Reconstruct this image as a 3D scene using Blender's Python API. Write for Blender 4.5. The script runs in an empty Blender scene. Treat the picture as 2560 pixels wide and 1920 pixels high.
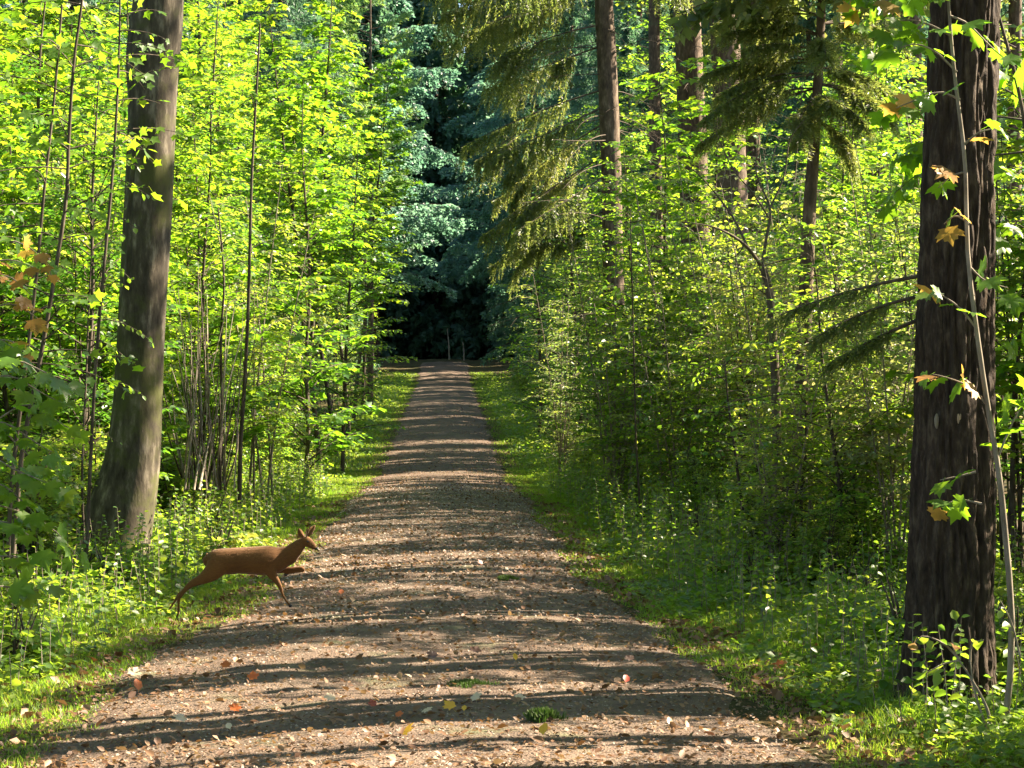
import bpy, math, time
import numpy as np
from mathutils import Vector, Matrix, noise
T0 = time.time()
R = math.radians
scene = bpy.context.scene
COL = scene.collection

# ------------------------------------------------------------------ camera, sky, sun, exposure
FPX = 4864.0          # focal length in pixels of the 2560 px wide photograph
CAMZ = 1.65
HOR = 990.0           # image row of the horizon
cam = bpy.data.cameras.new('camera')
cam.sensor_width = 36.0
cam.lens = FPX / 2560 * 36
cam.shift_y = 30 / 2560
cam.clip_start = 0.1
cam.clip_end = 1500
camo = bpy.data.objects.new('camera', cam)
COL.objects.link(camo)
camo.location = (0, 0, CAMZ)
camo.rotation_euler = (R(90), 0, 0)
scene.camera = camo

SUN_AZ, SUN_EL = 71.0, 38.5      # degrees right of the view direction, above the horizon
world = bpy.data.worlds.new('World')
scene.world = world
world.use_nodes = True
wn = world.node_tree
for n in list(wn.nodes): wn.nodes.remove(n)
sky = wn.nodes.new('ShaderNodeTexSky')
sky.sky_type = 'NISHITA'
sky.sun_disc = False
sky.sun_elevation = R(SUN_EL)
sky.sun_rotation = R(SUN_AZ)
sky.ozone_density = 1.6
bg = wn.nodes.new('ShaderNodeBackground')
bg.inputs['Strength'].default_value = 0.05
wo = wn.nodes.new('ShaderNodeOutputWorld')
wn.links.new(sky.outputs[0], bg.inputs[0])
wn.links.new(bg.outputs[0], wo.inputs[0])
sl = bpy.data.lights.new('sun', 'SUN')
sl.energy = 5.0
sl.angle = R(0.5)
sl.color = (1.0, 0.84, 0.64)
so = bpy.data.objects.new('sun', sl)
COL.objects.link(so)
SD = Vector((math.sin(R(SUN_AZ)) * math.cos(R(SUN_EL)), math.cos(R(SUN_AZ)) * math.cos(R(SUN_EL)), math.sin(R(SUN_EL))))
so.rotation_euler = SD.to_track_quat('Z', 'Y').to_euler()
so.location = SD * 60
vs = scene.view_settings
vs.view_transform = 'Standard'
try: vs.look = 'None'
except Exception: pass
vs.exposure = 2.8
vs.gamma = 1.0
vs.use_curve_mapping = False
cy = scene.cycles
cy.max_bounces = 8
cy.diffuse_bounces = 4
cy.glossy_bounces = 2
cy.transmission_bounces = 4
cy.sample_clamp_indirect = 6

# ------------------------------------------------------------------ helpers
def at(px, py, d):
    """a pixel of the photograph and a distance -> a point of the place"""
    return np.array([(px - 1280) / FPX * d, d, CAMZ - (py - HOR) * d / FPX])

def path_x(y):
    return -0.10 - 0.034 * y
def PW(y):            # half width of the path
    y = np.asarray(y, float)
    return 1.42 + 0.38 * np.clip((17.0 - y) / 5.5, 0, 1) + 0.25 * np.clip((y - 40) / 60, 0, 1)
_PY = np.array([-40, 0, 10, 18, 24, 30, 41, 55, 70, 95, 118, 130, 140, 200, 400.0])
_PZ = np.array([0.0, 0, 0, -0.06, -0.06, 0.03, -0.17, 0.15, 0.78, 1.55, 2.35, 3.4, 4.3, 5.2, 8.0])
def snoise(x, y, s=0.0):
    return (np.sin(x * 1.3 + s) * np.cos(y * 0.9 - s * 2) + 0.6 * np.sin(x * 2.9 - y * 1.7 + s) + 0.35 * np.sin(x * 5.3 + y * 4.1 + 2 * s)) / 1.95
def H(x, y):
    x = np.asarray(x, float); y = np.asarray(y, float)
    z = np.interp(y, _PY, _PZ)
    k = 2.5
    z = (np.interp(y - k, _PY, _PZ) + z + np.interp(y + k, _PY, _PZ)) / 3
    o = x - path_x(y)
    ao = np.abs(o)
    pw = PW(y)
    crown = 0.07 * np.clip(1 - (o / pw) ** 2, 0, 1)
    side = np.clip(ao - pw, 0, None)
    bank = -0.05 * np.clip(side / 0.5, 0, 1) + 0.035 * np.clip(side - 1.0, 0, 14)
    rough = np.clip(side / 1.2, 0, 1) * 0.06 * snoise(x, y) + 0.012 * snoise(x * 1.7, y * 1.3, 2.0)
    ruts = 0.02 * np.sin(y * 1.15 + 0.5 * np.sin(y * .4)) * np.clip(1.4 - ao / pw, 0, 1)
    return z + crown + bank + rough + ruts * np.clip((40 - y) / 20, 0, 1)

def new_mesh(name, V, F, mats=(), smooth=False):
    """V (N,3); F (M,k) int array of equal polygons"""
    V = np.ascontiguousarray(V, np.float32); F = np.ascontiguousarray(F, np.int32)
    me = bpy.data.meshes.new(name)
    me.vertices.add(len(V)); me.vertices.foreach_set('co', V.ravel())
    k = F.shape[1]
    me.loops.add(F.size); me.loops.foreach_set('vertex_index', F.ravel())
    me.polygons.add(len(F)); me.polygons.foreach_set('loop_start', np.arange(0, F.size, k, dtype=np.int32))
    try: me.polygons.foreach_set('loop_total', np.full(len(F), k, np.int32))
    except Exception: pass
    me.update(calc_edges=True)
    if smooth: me.polygons.foreach_set('use_smooth', np.ones(len(F), bool))
    for m in mats: me.materials.append(m)
    return me

def link(name, me, parent=None, **props):
    o = bpy.data.objects.new(name, me)
    COL.objects.link(o)
    if parent is not None: o.parent = parent
    for k, v in props.items(): o[k] = v
    return o

def thing(name, label, cat, loc=(0, 0, 0), group=None, rz=0.0, s=1.0):
    o = bpy.data.objects.new(name, None)
    COL.objects.link(o)
    o.empty_display_size = 0.2
    o.location = loc; o.rotation_euler = (0, 0, rz); o.scale = (s, s, s)
    o['label'] = label; o['category'] = cat
    if group: o['group'] = group
    return o

def dup(root, loc, rz, s, label, group=None, tilt=(0, 0)):
    r = root.copy(); COL.objects.link(r)
    r.location = loc; r.rotation_euler = (tilt[0], tilt[1], rz); r.scale = s if isinstance(s, tuple) else (s, s, s)
    r['label'] = label
    if group: r['group'] = group
    for ch in root.children:
        c = ch.copy(); COL.objects.link(c); c.parent = r
    return r

# ---- materials
def nt_new(name):
    m = bpy.data.materials.new(name); m.use_nodes = True
    nt = m.node_tree
    for n in list(nt.nodes): nt.nodes.remove(n)
    out = nt.nodes.new('ShaderNodeOutputMaterial')
    return m, nt, out
def N(nt, t, **kw):
    n = nt.nodes.new(t)
    for k, v in kw.items():
        if k in n.inputs: n.inputs[k].default_value = v
        else: setattr(n, k, v)
    return n
def ramp(nt, stops, interp='LINEAR'):
    r = nt.nodes.new('ShaderNodeValToRGB'); cr = r.color_ramp; cr.interpolation = interp
    while len(cr.elements) < len(stops): cr.elements.new(0.5)
    for e, (p, c) in zip(cr.elements, stops):
        e.position = p; e.color = (*c, 1)
    return r

def leaf_mat(name, cols, tcols, trans=0.5, rough=0.42, spec=0.5, nscale=0.6):
    """cols / tcols: colour ramps for the reflecting and the transmitting side, chosen per leaf and per clump"""
    m, nt, out = nt_new(name)
    geo = N(nt, 'ShaderNodeNewGeometry'); oi = N(nt, 'ShaderNodeObjectInfo')
    tc = N(nt, 'ShaderNodeTexCoord')
    no = N(nt, 'ShaderNodeTexNoise', Scale=nscale, Detail=2.0)
    nt.links.new(geo.outputs['Position'], no.inputs['Vector'])
    a = N(nt, 'ShaderNodeMath', operation='MULTIPLY'); a.inputs[1].default_value = 0.45
    nt.links.new(geo.outputs['Random Per Island'], a.inputs[0])
    b = N(nt, 'ShaderNodeMath', operation='MULTIPLY_ADD'); b.inputs[1].default_value = 0.22
    nt.links.new(oi.outputs['Random'], b.inputs[0]); nt.links.new(a.outputs[0], b.inputs[2])
    c = N(nt, 'ShaderNodeMath', operation='MULTIPLY_ADD'); c.inputs[1].default_value = 0.5
    nt.links.new(no.outputs['Fac'], c.inputs[0]); nt.links.new(b.outputs[0], c.inputs[2])
    n_ = len(cols)
    r1 = ramp(nt, [(0.05 + 0.9 * i / (n_ - 1), q) for i, q in enumerate(cols)])
    r2 = ramp(nt, [(0.05 + 0.9 * i / (len(tcols) - 1), q) for i, q in enumerate(tcols)])
    nt.links.new(c.outputs[0], r1.inputs[0]); nt.links.new(c.outputs[0], r2.inputs[0])
    pb = N(nt, 'ShaderNodeBsdfPrincipled')
    pb.inputs['Roughness'].default_value = rough
    pb.inputs['Specular IOR Level'].default_value = spec
    nt.links.new(r1.outputs[0], pb.inputs['Base Color'])
    tr = N(nt, 'ShaderNodeBsdfTranslucent')
    nt.links.new(r2.outputs[0], tr.inputs['Color'])
    mx = N(nt, 'ShaderNodeMixShader'); mx.inputs[0].default_value = trans
    nt.links.new(pb.outputs[0], mx.inputs[1]); nt.links.new(tr.outputs[0], mx.inputs[2])
    nt.links.new(mx.outputs[0], out.inputs[0])
    return m

def bark_mat(name, c1, c2, c3, scale=(8, 8, 1.5), bump=0.6, moss=None, moss_amt=0.5, rough=0.9, dist=0.02):
    m, nt, out = nt_new(name)
    tc = N(nt, 'ShaderNodeTexCoord')
    mp = N(nt, 'ShaderNodeMapping'); mp.inputs['Scale'].default_value = scale
    nt.links.new(tc.outputs['Object'], mp.inputs[0])
    n1 = N(nt, 'ShaderNodeTexNoise', Scale=1.0, Detail=8.0, Roughness=0.65)
    nt.links.new(mp.outputs[0], n1.inputs['Vector'])
    r = ramp(nt, [(0.3, c1), (0.52, c2), (0.75, c3)])
    nt.links.new(n1.outputs['Fac'], r.inputs[0])
    colout = r.outputs[0]
    if moss:
        n2 = N(nt, 'ShaderNodeTexNoise', Scale=1.4, Detail=5.0, Roughness=0.7)
        nt.links.new(tc.outputs['Object'], n2.inputs['Vector'])
        r2 = ramp(nt, [(0.62 - 0.3 * moss_amt, (0, 0, 0)), (0.75 - 0.3 * moss_amt, (1, 1, 1))])
        nt.links.new(n2.outputs['Fac'], r2.inputs[0])
        mix = N(nt, 'ShaderNodeMix', data_type='RGBA')
        nt.links.new(r2.outputs[0], mix.inputs[0]); nt.links.new(colout, mix.inputs[6]); mix.inputs[7].default_value = (*moss, 1)
        colout = mix.outputs[2]
    pb = N(nt, 'ShaderNodeBsdfPrincipled'); pb.inputs['Roughness'].default_value = rough
    pb.inputs['Specular IOR Level'].default_value = 0.25
    nt.links.new(colout, pb.inputs['Base Color'])
    bp = N(nt, 'ShaderNodeBump'); bp.inputs['Strength'].default_value = bump; bp.inputs['Distance'].default_value = dist
    nt.links.new(n1.outputs['Fac'], bp.inputs['Height']); nt.links.new(bp.outputs[0], pb.inputs['Normal'])
    nt.links.new(pb.outputs[0], out.inputs[0])
    return m

M = {}
M['maple'] = leaf_mat('maple_leaf', [(0.018, 0.06, 0.012), (0.035, 0.10, 0.015), (0.07, 0.14, 0.018), (0.13, 0.18, 0.02)],
                      [(0.07, 0.24, 0.015), (0.17, 0.40, 0.018), (0.30, 0.54, 0.02), (0.50, 0.62, 0.03)])
M['beech'] = leaf_mat('beech_leaf', [(0.02, 0.065, 0.018), (0.04, 0.10, 0.02), (0.08, 0.15, 0.025), (0.14, 0.18, 0.035)],
                      [(0.08, 0.28, 0.03), (0.18, 0.42, 0.03), (0.32, 0.55, 0.03), (0.54, 0.62, 0.05)])
M['hazel'] = leaf_mat('hazel_leaf', [(0.025, 0.075, 0.02), (0.055, 0.12, 0.022), (0.11, 0.17, 0.03), (0.19, 0.20, 0.07)],
                      [(0.10, 0.32, 0.025), (0.24, 0.48, 0.03), (0.42, 0.60, 0.035), (0.66, 0.66, 0.10)], rough=0.36, spec=0.6)
M['willow'] = leaf_mat('willow_leaf', [(0.03, 0.085, 0.04), (0.06, 0.13, 0.06), (0.11, 0.17, 0.07), (0.14, 0.18, 0.06)],
                       [(0.12, 0.34, 0.10), (0.22, 0.42, 0.10), (0.36, 0.52, 0.08), (0.5, 0.55, 0.08)])
M['dark'] = leaf_mat('hornbeam_leaf', [(0.012, 0.045, 0.014), (0.022, 0.065, 0.018), (0.04, 0.09, 0.02), (0.06, 0.12, 0.02)],
                     [(0.03, 0.13, 0.015), (0.07, 0.22, 0.015), (0.12, 0.32, 0.02), (0.2, 0.42, 0.02)], trans=0.42, rough=0.38, spec=0.6)
M['pale'] = leaf_mat('dogwood_leaf', [(0.07, 0.11, 0.04), (0.12, 0.16, 0.07), (0.18, 0.20, 0.10), (0.26, 0.22, 0.14)],
                     [(0.22, 0.36, 0.06), (0.36, 0.48, 0.08), (0.52, 0.54, 0.14), (0.62, 0.50, 0.22)], trans=0.42, rough=0.34, spec=0.7)
M['willow_hazed'] = leaf_mat('hazed_lime_leaf', [(0.035, 0.10, 0.075), (0.055, 0.13, 0.10), (0.075, 0.15, 0.11)], [(0.09, 0.27, 0.15), (0.15, 0.33, 0.2), (0.22, 0.4, 0.23)], trans=0.5, nscale=.2)  # blue-green of distance haze put into the lime leaf colour
M['autumn'] = leaf_mat('autumn_leaf', [(0.12, 0.14, 0.025), (0.20, 0.15, 0.03), (0.27, 0.14, 0.04), (0.24, 0.10, 0.04)],
                       [(0.40, 0.48, 0.04), (0.55, 0.42, 0.05), (0.58, 0.34, 0.07), (0.45, 0.22, 0.06)])
M['spruce'] = leaf_mat('spruce_needle', [(0.02, 0.045, 0.018), (0.05, 0.075, 0.02), (0.09, 0.115, 0.035), (0.13, 0.14, 0.05)],
                       [(0.08, 0.16, 0.03), (0.20, 0.30, 0.05), (0.36, 0.44, 0.08), (0.52, 0.52, 0.12)], trans=0.42, rough=0.5)
M['spruce_hazed'] = leaf_mat('hazed_spruce_needle', [(0.03, 0.085, 0.055), (0.055, 0.125, 0.08), (0.08, 0.16, 0.10)],
                           [(0.07, 0.2, 0.10), (0.12, 0.28, 0.13), (0.2, 0.36, 0.15)], trans=0.4, rough=0.55, nscale=0.15)  # lighter blue-green: skylight and distance haze put into the needle colour
M['grass'] = leaf_mat('grass_blade', [(0.04, 0.11, 0.012), (0.07, 0.15, 0.016), (0.10, 0.18, 0.02), (0.17, 0.19, 0.04)],
                      [(0.16, 0.42, 0.02), (0.24, 0.52, 0.02), (0.38, 0.60, 0.03), (0.55, 0.55, 0.08)], trans=0.45, rough=0.5)
M['herb'] = leaf_mat('herb_leaf', [(0.03, 0.09, 0.015), (0.06, 0.13, 0.02), (0.10, 0.16, 0.025), (0.15, 0.17, 0.05)],
                     [(0.15, 0.38, 0.03), (0.28, 0.50, 0.03), (0.42, 0.56, 0.04), (0.56, 0.52, 0.1)], trans=0.45)
M['litter'] = leaf_mat('dry_leaf', [(0.04, 0.02, 0.01), (0.10, 0.045, 0.02), (0.17, 0.09, 0.04), (0.30, 0.20, 0.11)],
                       [(0.1, 0.04, 0.01), (0.25, 0.12, 0.03), (0.4, 0.25, 0.1), (0.5, 0.35, 0.15)], trans=0.15, rough=0.6)
for nm, c in (('fallen_orange', (0.50, 0.13, 0.03)), ('fallen_yellow', (0.62, 0.36, 0.03)), ('fallen_pale', (0.60, 0.48, 0.32)),
              ('fallen_red', (0.26, 0.045, 0.02)), ('fallen_brown', (0.07, 0.035, 0.02))):
    M[nm] = leaf_mat(nm, [tuple(q * 0.75 for q in c), c, tuple(min(q * 1.15, .8) for q in c)], [c, c], trans=0.2, rough=0.5)
M['moss'] = leaf_mat('moss', [(0.03, 0.06, 0.01), (0.05, 0.09, 0.015), (0.08, 0.10, 0.02)], [(0.05, 0.12, 0.01), (0.08, 0.16, 0.02)], trans=0.3, rough=0.7)
M['twig'] = bark_mat('twig_bark', (0.03, 0.022, 0.015), (0.07, 0.055, 0.04), (0.16, 0.13, 0.10), scale=(20, 20, 5), bump=0.3, dist=0.004)
M['palestem'] = bark_mat('pale_stem_bark', (0.10, 0.08, 0.06), (0.20, 0.17, 0.13), (0.32, 0.28, 0.22), scale=(20, 20, 6), bump=0.3, dist=0.004)
M['beechbark'] = bark_mat('beech_bark', (0.02, 0.016, 0.011), (0.072, 0.06, 0.042), (0.27, 0.235, 0.175), scale=(11, 11, 3.2), bump=0.7,
                          moss=(0.065, 0.07, 0.02), moss_amt=0.5, dist=0.012)
M['firbark'] = bark_mat('fir_bark', (0.012, 0.008, 0.006), (0.045, 0.032, 0.022), (0.13, 0.10, 0.07), scale=(24, 24, 7), bump=0.9, dist=0.03)
M['sprucebark'] = bark_mat('spruce_bark', (0.035, 0.025, 0.017), (0.10, 0.072, 0.048), (0.24, 0.18, 0.125), scale=(14, 14, 5), bump=0.8,
                           moss=(0.10, 0.12, 0.06), moss_amt=0.1, dist=0.02)
M['deadwood'] = bark_mat('dead_twig', (0.04, 0.032, 0.025), (0.09, 0.07, 0.05), (0.2, 0.16, 0.12), scale=(20, 20, 20), bump=0.2, dist=0.004)
M['splinter'] = bark_mat('splintered_wood', (0.18, 0.12, 0.07), (0.36, 0.26, 0.17), (0.5, 0.4, 0.28), scale=(30, 30, 3), bump=0.5, dist=0.01)
def plain(name, c, rough=0.6, spec=0.3):
    m, nt, out = nt_new(name)
    tc = N(nt, 'ShaderNodeTexCoord'); n1 = N(nt, 'ShaderNodeTexNoise', Scale=30.0, Detail=4.0)
    nt.links.new(tc.outputs['Object'], n1.inputs['Vector'])
    r = ramp(nt, [(0.3, tuple(q * 0.7 for q in c)), (0.7, tuple(min(1, q * 1.25) for q in c))])
    nt.links.new(n1.outputs['Fac'], r.inputs[0])
    pb = N(nt, 'ShaderNodeBsdfPrincipled'); pb.inputs['Roughness'].default_value = rough; pb.inputs['Specular IOR Level'].default_value = spec
    nt.links.new(r.outputs[0], pb.inputs['Base Color']); nt.links.new(pb.outputs[0], out.inputs[0])
    return m

def path_material():
    m, nt, out = nt_new('gravel_path')
    geo = N(nt, 'ShaderNodeNewGeometry')
    n1 = N(nt, 'ShaderNodeTexNoise', Scale=1.6, Detail=8.0, Roughness=0.72)
    n2 = N(nt, 'ShaderNodeTexNoise', Scale=34.0, Detail=7.0, Roughness=0.7)
    vo = N(nt, 'ShaderNodeTexVoronoi', Scale=75.0)
    for n in (n1, n2, vo): nt.links.new(geo.outputs['Position'], n.inputs['Vector'])
    r1 = ramp(nt, [(0.3, (0.060, 0.040, 0.028)), (0.5, (0.115, 0.080, 0.056)), (0.7, (0.175, 0.13, 0.094))])
    nt.links.new(n1.outputs['Fac'], r1.inputs[0])
    r2 = ramp(nt, [(0.3, (0.55, 0.52, 0.5)), (0.55, (1, 1, 1)), (0.8, (1.5, 1.42, 1.35))])
    nt.links.new(n2.outputs['Fac'], r2.inputs[0])
    mul = N(nt, 'ShaderNodeMix', data_type='RGBA', blend_type='MULTIPLY'); mul.inputs[0].default_value = 1
    nt.links.new(r1.outputs[0], mul.inputs[6]); nt.links.new(r2.outputs[0], mul.inputs[7])
    # mossy strip and patches
    n3 = N(nt, 'ShaderNodeTexNoise', Scale=1.7, Detail=5.0, Roughness=0.7)
    nt.links.new(geo.outputs['Position'], n3.inputs['Vector'])
    r3 = ramp(nt, [(0.56, (0, 0, 0)), (0.70, (0.55, 0.55, 0.55))])
    nt.links.new(n3.outputs['Fac'], r3.inputs[0])
    mx = N(nt, 'ShaderNodeMix', data_type='RGBA')
    nt.links.new(r3.outputs[0], mx.inputs[0]); nt.links.new(mul.outputs[2], mx.inputs[6]); mx.inputs[7].default_value = (0.09, 0.11, 0.045, 1)
    pb = N(nt, 'ShaderNodeBsdfPrincipled'); pb.inputs['Roughness'].default_value = 0.85; pb.inputs['Specular IOR Level'].default_value = 0.3
    nt.links.new(mx.outputs[2], pb.inputs['Base Color'])
    ad = N(nt, 'ShaderNodeMath', operation='ADD')
    nt.links.new(n2.outputs['Fac'], ad.inputs[0]); nt.links.new(vo.outputs['Distance'], ad.inputs[1])
    bp = N(nt, 'ShaderNodeBump'); bp.inputs['Strength'].default_value = 0.8; bp.inputs['Distance'].default_value = 0.012
    nt.links.new(ad.outputs[0], bp.inputs['Height']); nt.links.new(bp.outputs[0], pb.inputs['Normal'])
    nt.links.new(pb.outputs[0], out.inputs[0])
    return m
def soil_material():
    m, nt, out = nt_new('forest_soil')
    geo = N(nt, 'ShaderNodeNewGeometry')
    n1 = N(nt, 'ShaderNodeTexNoise', Scale=1.3, Detail=7.0, Roughness=0.7)
    n2 = N(nt, 'ShaderNodeTexNoise', Scale=18.0, Detail=6.0, Roughness=0.7)
    for n in (n1, n2): nt.links.new(geo.outputs['Position'], n.inputs['Vector'])
    r1 = ramp(nt, [(0.35, (0.035, 0.045, 0.014)), (0.5, (0.055, 0.05, 0.022)), (0.68, (0.10, 0.07, 0.035))])
    nt.links.new(n1.outputs['Fac'], r1.inputs[0])
    r2 = ramp(nt, [(0.3, (0.4, 0.4, 0.4)), (0.7, (1.5, 1.4, 1.3))])
    nt.links.new(n2.outputs['Fac'], r2.inputs[0])
    mul = N(nt, 'ShaderNodeMix', data_type='RGBA', blend_type='MULTIPLY'); mul.inputs[0].default_value = 1
    nt.links.new(r1.outputs[0], mul.inputs[6]); nt.links.new(r2.outputs[0], mul.inputs[7])
    pb = N(nt, 'ShaderNodeBsdfPrincipled'); pb.inputs['Roughness'].default_value = 0.95; pb.inputs['Specular IOR Level'].default_value = 0.1
    nt.links.new(mul.outputs[2], pb.inputs['Base Color'])
    bp = N(nt, 'ShaderNodeBump'); bp.inputs['Strength'].default_value = 0.8; bp.inputs['Distance'].default_value = 0.04
    nt.links.new(n2.outputs['Fac'], bp.inputs['Height']); nt.links.new(bp.outputs[0], pb.inputs['Normal'])
    nt.links.new(pb.outputs[0], out.inputs[0])
    return m
M['path'] = path_material(); M['soil'] = soil_material()
M['stone'] = plain('pebble', (0.26, 0.22, 0.18), 0.7)

# ---- geometry generators
def grid_mesh(xs, ys, zf):
    X, Y = np.meshgrid(xs, ys)
    Z = zf(X, Y)
    V = np.stack([X, Y, Z], -1).reshape(-1, 3)
    nx, ny = len(xs), len(ys)
    i = np.arange(nx - 1)[None, :] + np.arange(ny - 1)[:, None] * nx
    F = np.stack([i, i + 1, i + 1 + nx, i + nx], -1).reshape(-1, 4)
    return V, F

def tube_arrays(P, Rr, k=6, cap=True):
    """one tube along the polyline P (n,3) with radii Rr (n)"""
    P = np.asarray(P, float); Rr = np.asarray(Rr, float)
    T = np.gradient(P, axis=0); T /= np.linalg.norm(T, axis=1, keepdims=True) + 1e-9
    ref = np.array([0.31, 0.87, 0.12]) if abs(T[0] @ np.array([0, 0, 1.])) > 0.8 else np.array([0, 0, 1.])
    A = np.cross(T, ref); A /= np.linalg.norm(A, axis=1, keepdims=True) + 1e-9
    B = np.cross(T, A)
    a = np.linspace(0, 2 * np.pi, k, endpoint=False)
    V = P[:, None] + Rr[:, None, None] * (np.cos(a)[None, :, None] * A[:, None] + np.sin(a)[None, :, None] * B[:, None])
    n = len(P)
    i = np.arange(k); j = (i + 1) % k
    r = np.arange(n - 1)[:, None] * k
    F = np.stack([r + i, r + j, r + j + k, r + i + k], -1).reshape(-1, 4)
    return V.reshape(-1, 3), F

def join(parts):
    Vs, Fs, o = [], [], 0
    for V, F in parts:
        Vs.append(V); Fs.append(F + o); o += len(V)
    return np.concatenate(Vs), np.concatenate(Fs)

def smooth_line(P, n):
    P = np.asarray(P, float)
    t = np.linspace(0, len(P) - 1, n)
    i = np.clip(t.astype(int), 0, len(P) - 2); f = (t - i)[:, None]
    p0 = P[np.clip(i - 1, 0, len(P) - 1)]; p1 = P[i]; p2 = P[i + 1]; p3 = P[np.clip(i + 2, 0, len(P) - 1)]
    return 0.5 * (2 * p1 + (p2 - p0) * f + (2 * p0 - 5 * p1 + 4 * p2 - p3) * f ** 2 + (3 * p1 - p0 - 3 * p2 + p3) * f ** 3)

# leaf templates: base at origin, tip along +y, face up +z
def _fan(outline, c, zc=-0.04):
    V = [(c[0], c[1], zc)] + [(x, y, z) for x, y, z in outline]
    n = len(outline)
    F = [(0, 1 + i, 1 + (i + 1) % n) for i in range(n)]
    return np.array(V, float), np.array(F)
TPL = {}
TPL['rhomb'] = (np.array([(0, 0, 0), (0.34, 0.48, 0.08), (0, 1, -0.06), (-0.34, 0.48, 0.08)], float), np.array([(0, 1, 2), (0, 2, 3)]))
TPL['ovate'] = (np.array([(0, 0, 0), (0.3, 0.28, 0.07), (0.27, 0.66, 0.05), (0, 1.0, -0.10), (-0.27, 0.66, 0.05), (-0.3, 0.28, 0.07)], float),
                np.array([(0, 1, 2), (0, 2, 3), (0, 3, 4), (0, 4, 5)]))
TPL['narrow'] = (np.array([(0, 0, 0), (0.13, 0.45, 0.03), (0, 1, -0.08), (-0.13, 0.45, 0.03)], float), np.array([(0, 1, 2), (0, 2, 3)]))
TPL['needle'] = (np.array([(0, 0, 0), (0.11, 0.4, 0.0), (0, 1, -0.03), (-0.11, 0.4, 0.0)], float), np.array([(0, 1, 2), (0, 2, 3)]))
_half = [(0.10, 0.06, 0.02), (0.42, 0.02, 0.0), (0.36, 0.20, 0.05), (0.62, 0.42, -0.03), (0.52, 0.50, 0.02), (0.60, 0.66, -0.04), (0.30, 0.58, 0.05), (0.28, 0.78, 0.0), (0.14, 0.80, 0.02)]
TPL['maple'] = _fan(_half + [(0, 1.05, -0.12)] + [(-x, y, z) for x, y, z in reversed(_half)] + [(0, 0.0, 0)], (0, 0.36))
_h2 = [(0.30, 0.05, 0.03), (0.30, 0.26, 0.05), (0.56, 0.50, -0.02), (0.25, 0.60, 0.04)]
TPL['maple_lo'] = _fan(_h2 + [(0, 1.0, -0.1)] + [(-x, y, z) for x, y, z in reversed(_h2)], (0, 0.3))
# individual large leaf: the same outline with a stalk
def stalked(tpl, stalk=0.5):
    V, F = TPL[tpl]
    sv = np.array([(-0.012, -stalk, -0.12), (0.012, -stalk, -0.12), (0.012, 0.05, -0.01), (-0.012, 0.05, -0.01)])
    sf = np.array([(0, 1, 2), (0, 2, 3)]) + len(V)
    return np.concatenate([V, sv]), np.concatenate([F, sf])

def nrm(a):
    return a / (np.linalg.norm(a, axis=-1, keepdims=True) + 1e-9)
def frames(pos, d, n):
    d = nrm(d); X = nrm(np.cross(d, n)); Z = np.cross(X, d)
    return X, d, Z
def leaves_mesh(name, L, tpl, mat):
    pos, d, n, s = L
    TV, TF = TPL[tpl]
    X, Y, Z = frames(pos, d, n)
    V = pos[:, None] + s[:, None, None] * (TV[None, :, 0:1] * X[:, None] + TV[None, :, 1:2] * Y[:, None] + TV[None, :, 2:3] * Z[:, None])
    F = TF[None] + (np.arange(len(pos)) * len(TV))[:, None, None]
    return new_mesh(name, V.reshape(-1, 3), F.reshape(-1, TF.shape[1]), [mat])
def cat_leaves(Ls):
    return tuple(np.concatenate([l[i] for l in Ls]) for i in range(4))
LEAFMESH = {}
def leaf_object_mesh(tpl, mat, k):
    key = (tpl, mat.name, k)
    if key not in LEAFMESH:
        V, F = stalked(tpl, 0.45)
        rs = np.random.default_rng(k + 5)
        V = V.copy(); curl = rs.uniform(-0.25, 0.1); V[:, 2] += curl * V[:, 0] ** 2 + rs.uniform(-0.25, 0.02) * np.clip(V[:, 1], 0, 2) ** 2
        V[:, 0] += 0.06 * rs.normal() * V[:, 1]
        LEAFMESH[key] = new_mesh('leaf', V, F, [mat])
    return LEAFMESH[key]
def leaf_parts(parent, L, tpl, mat, limit, rs, face=None):
    """the first `limit` leaves as objects of their own, the rest joined"""
    pos, d, n, s = L
    X, Y, Z = frames(pos, d, n)
    order = rs.permutation(len(pos))
    for i in order[:limit]:
        m = mat if not isinstance(mat, list) else mat[int(rs.choice(len(mat), p=[.82, .18]))]
        o = bpy.data.objects.new('leaf', leaf_object_mesh(tpl, m, int(rs.integers(4))))
        COL.objects.link(o); o.parent = parent
        q = s[i]
        o.matrix_local = Matrix(((X[i][0] * q, Y[i][0] * q, Z[i][0] * q, pos[i][0]), (X[i][1] * q, Y[i][1] * q, Z[i][1] * q, pos[i][1]),
                                 (X[i][2] * q, Y[i][2] * q, Z[i][2] * q, pos[i][2]), (0, 0, 0, 1)))
    rest = order[limit:]
    if len(rest):
        m = mat[0] if isinstance(mat, list) else mat
        link('foliage', leaves_mesh('foliage', tuple(a[rest] for a in L), tpl, m), parent, kind='stuff')

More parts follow.
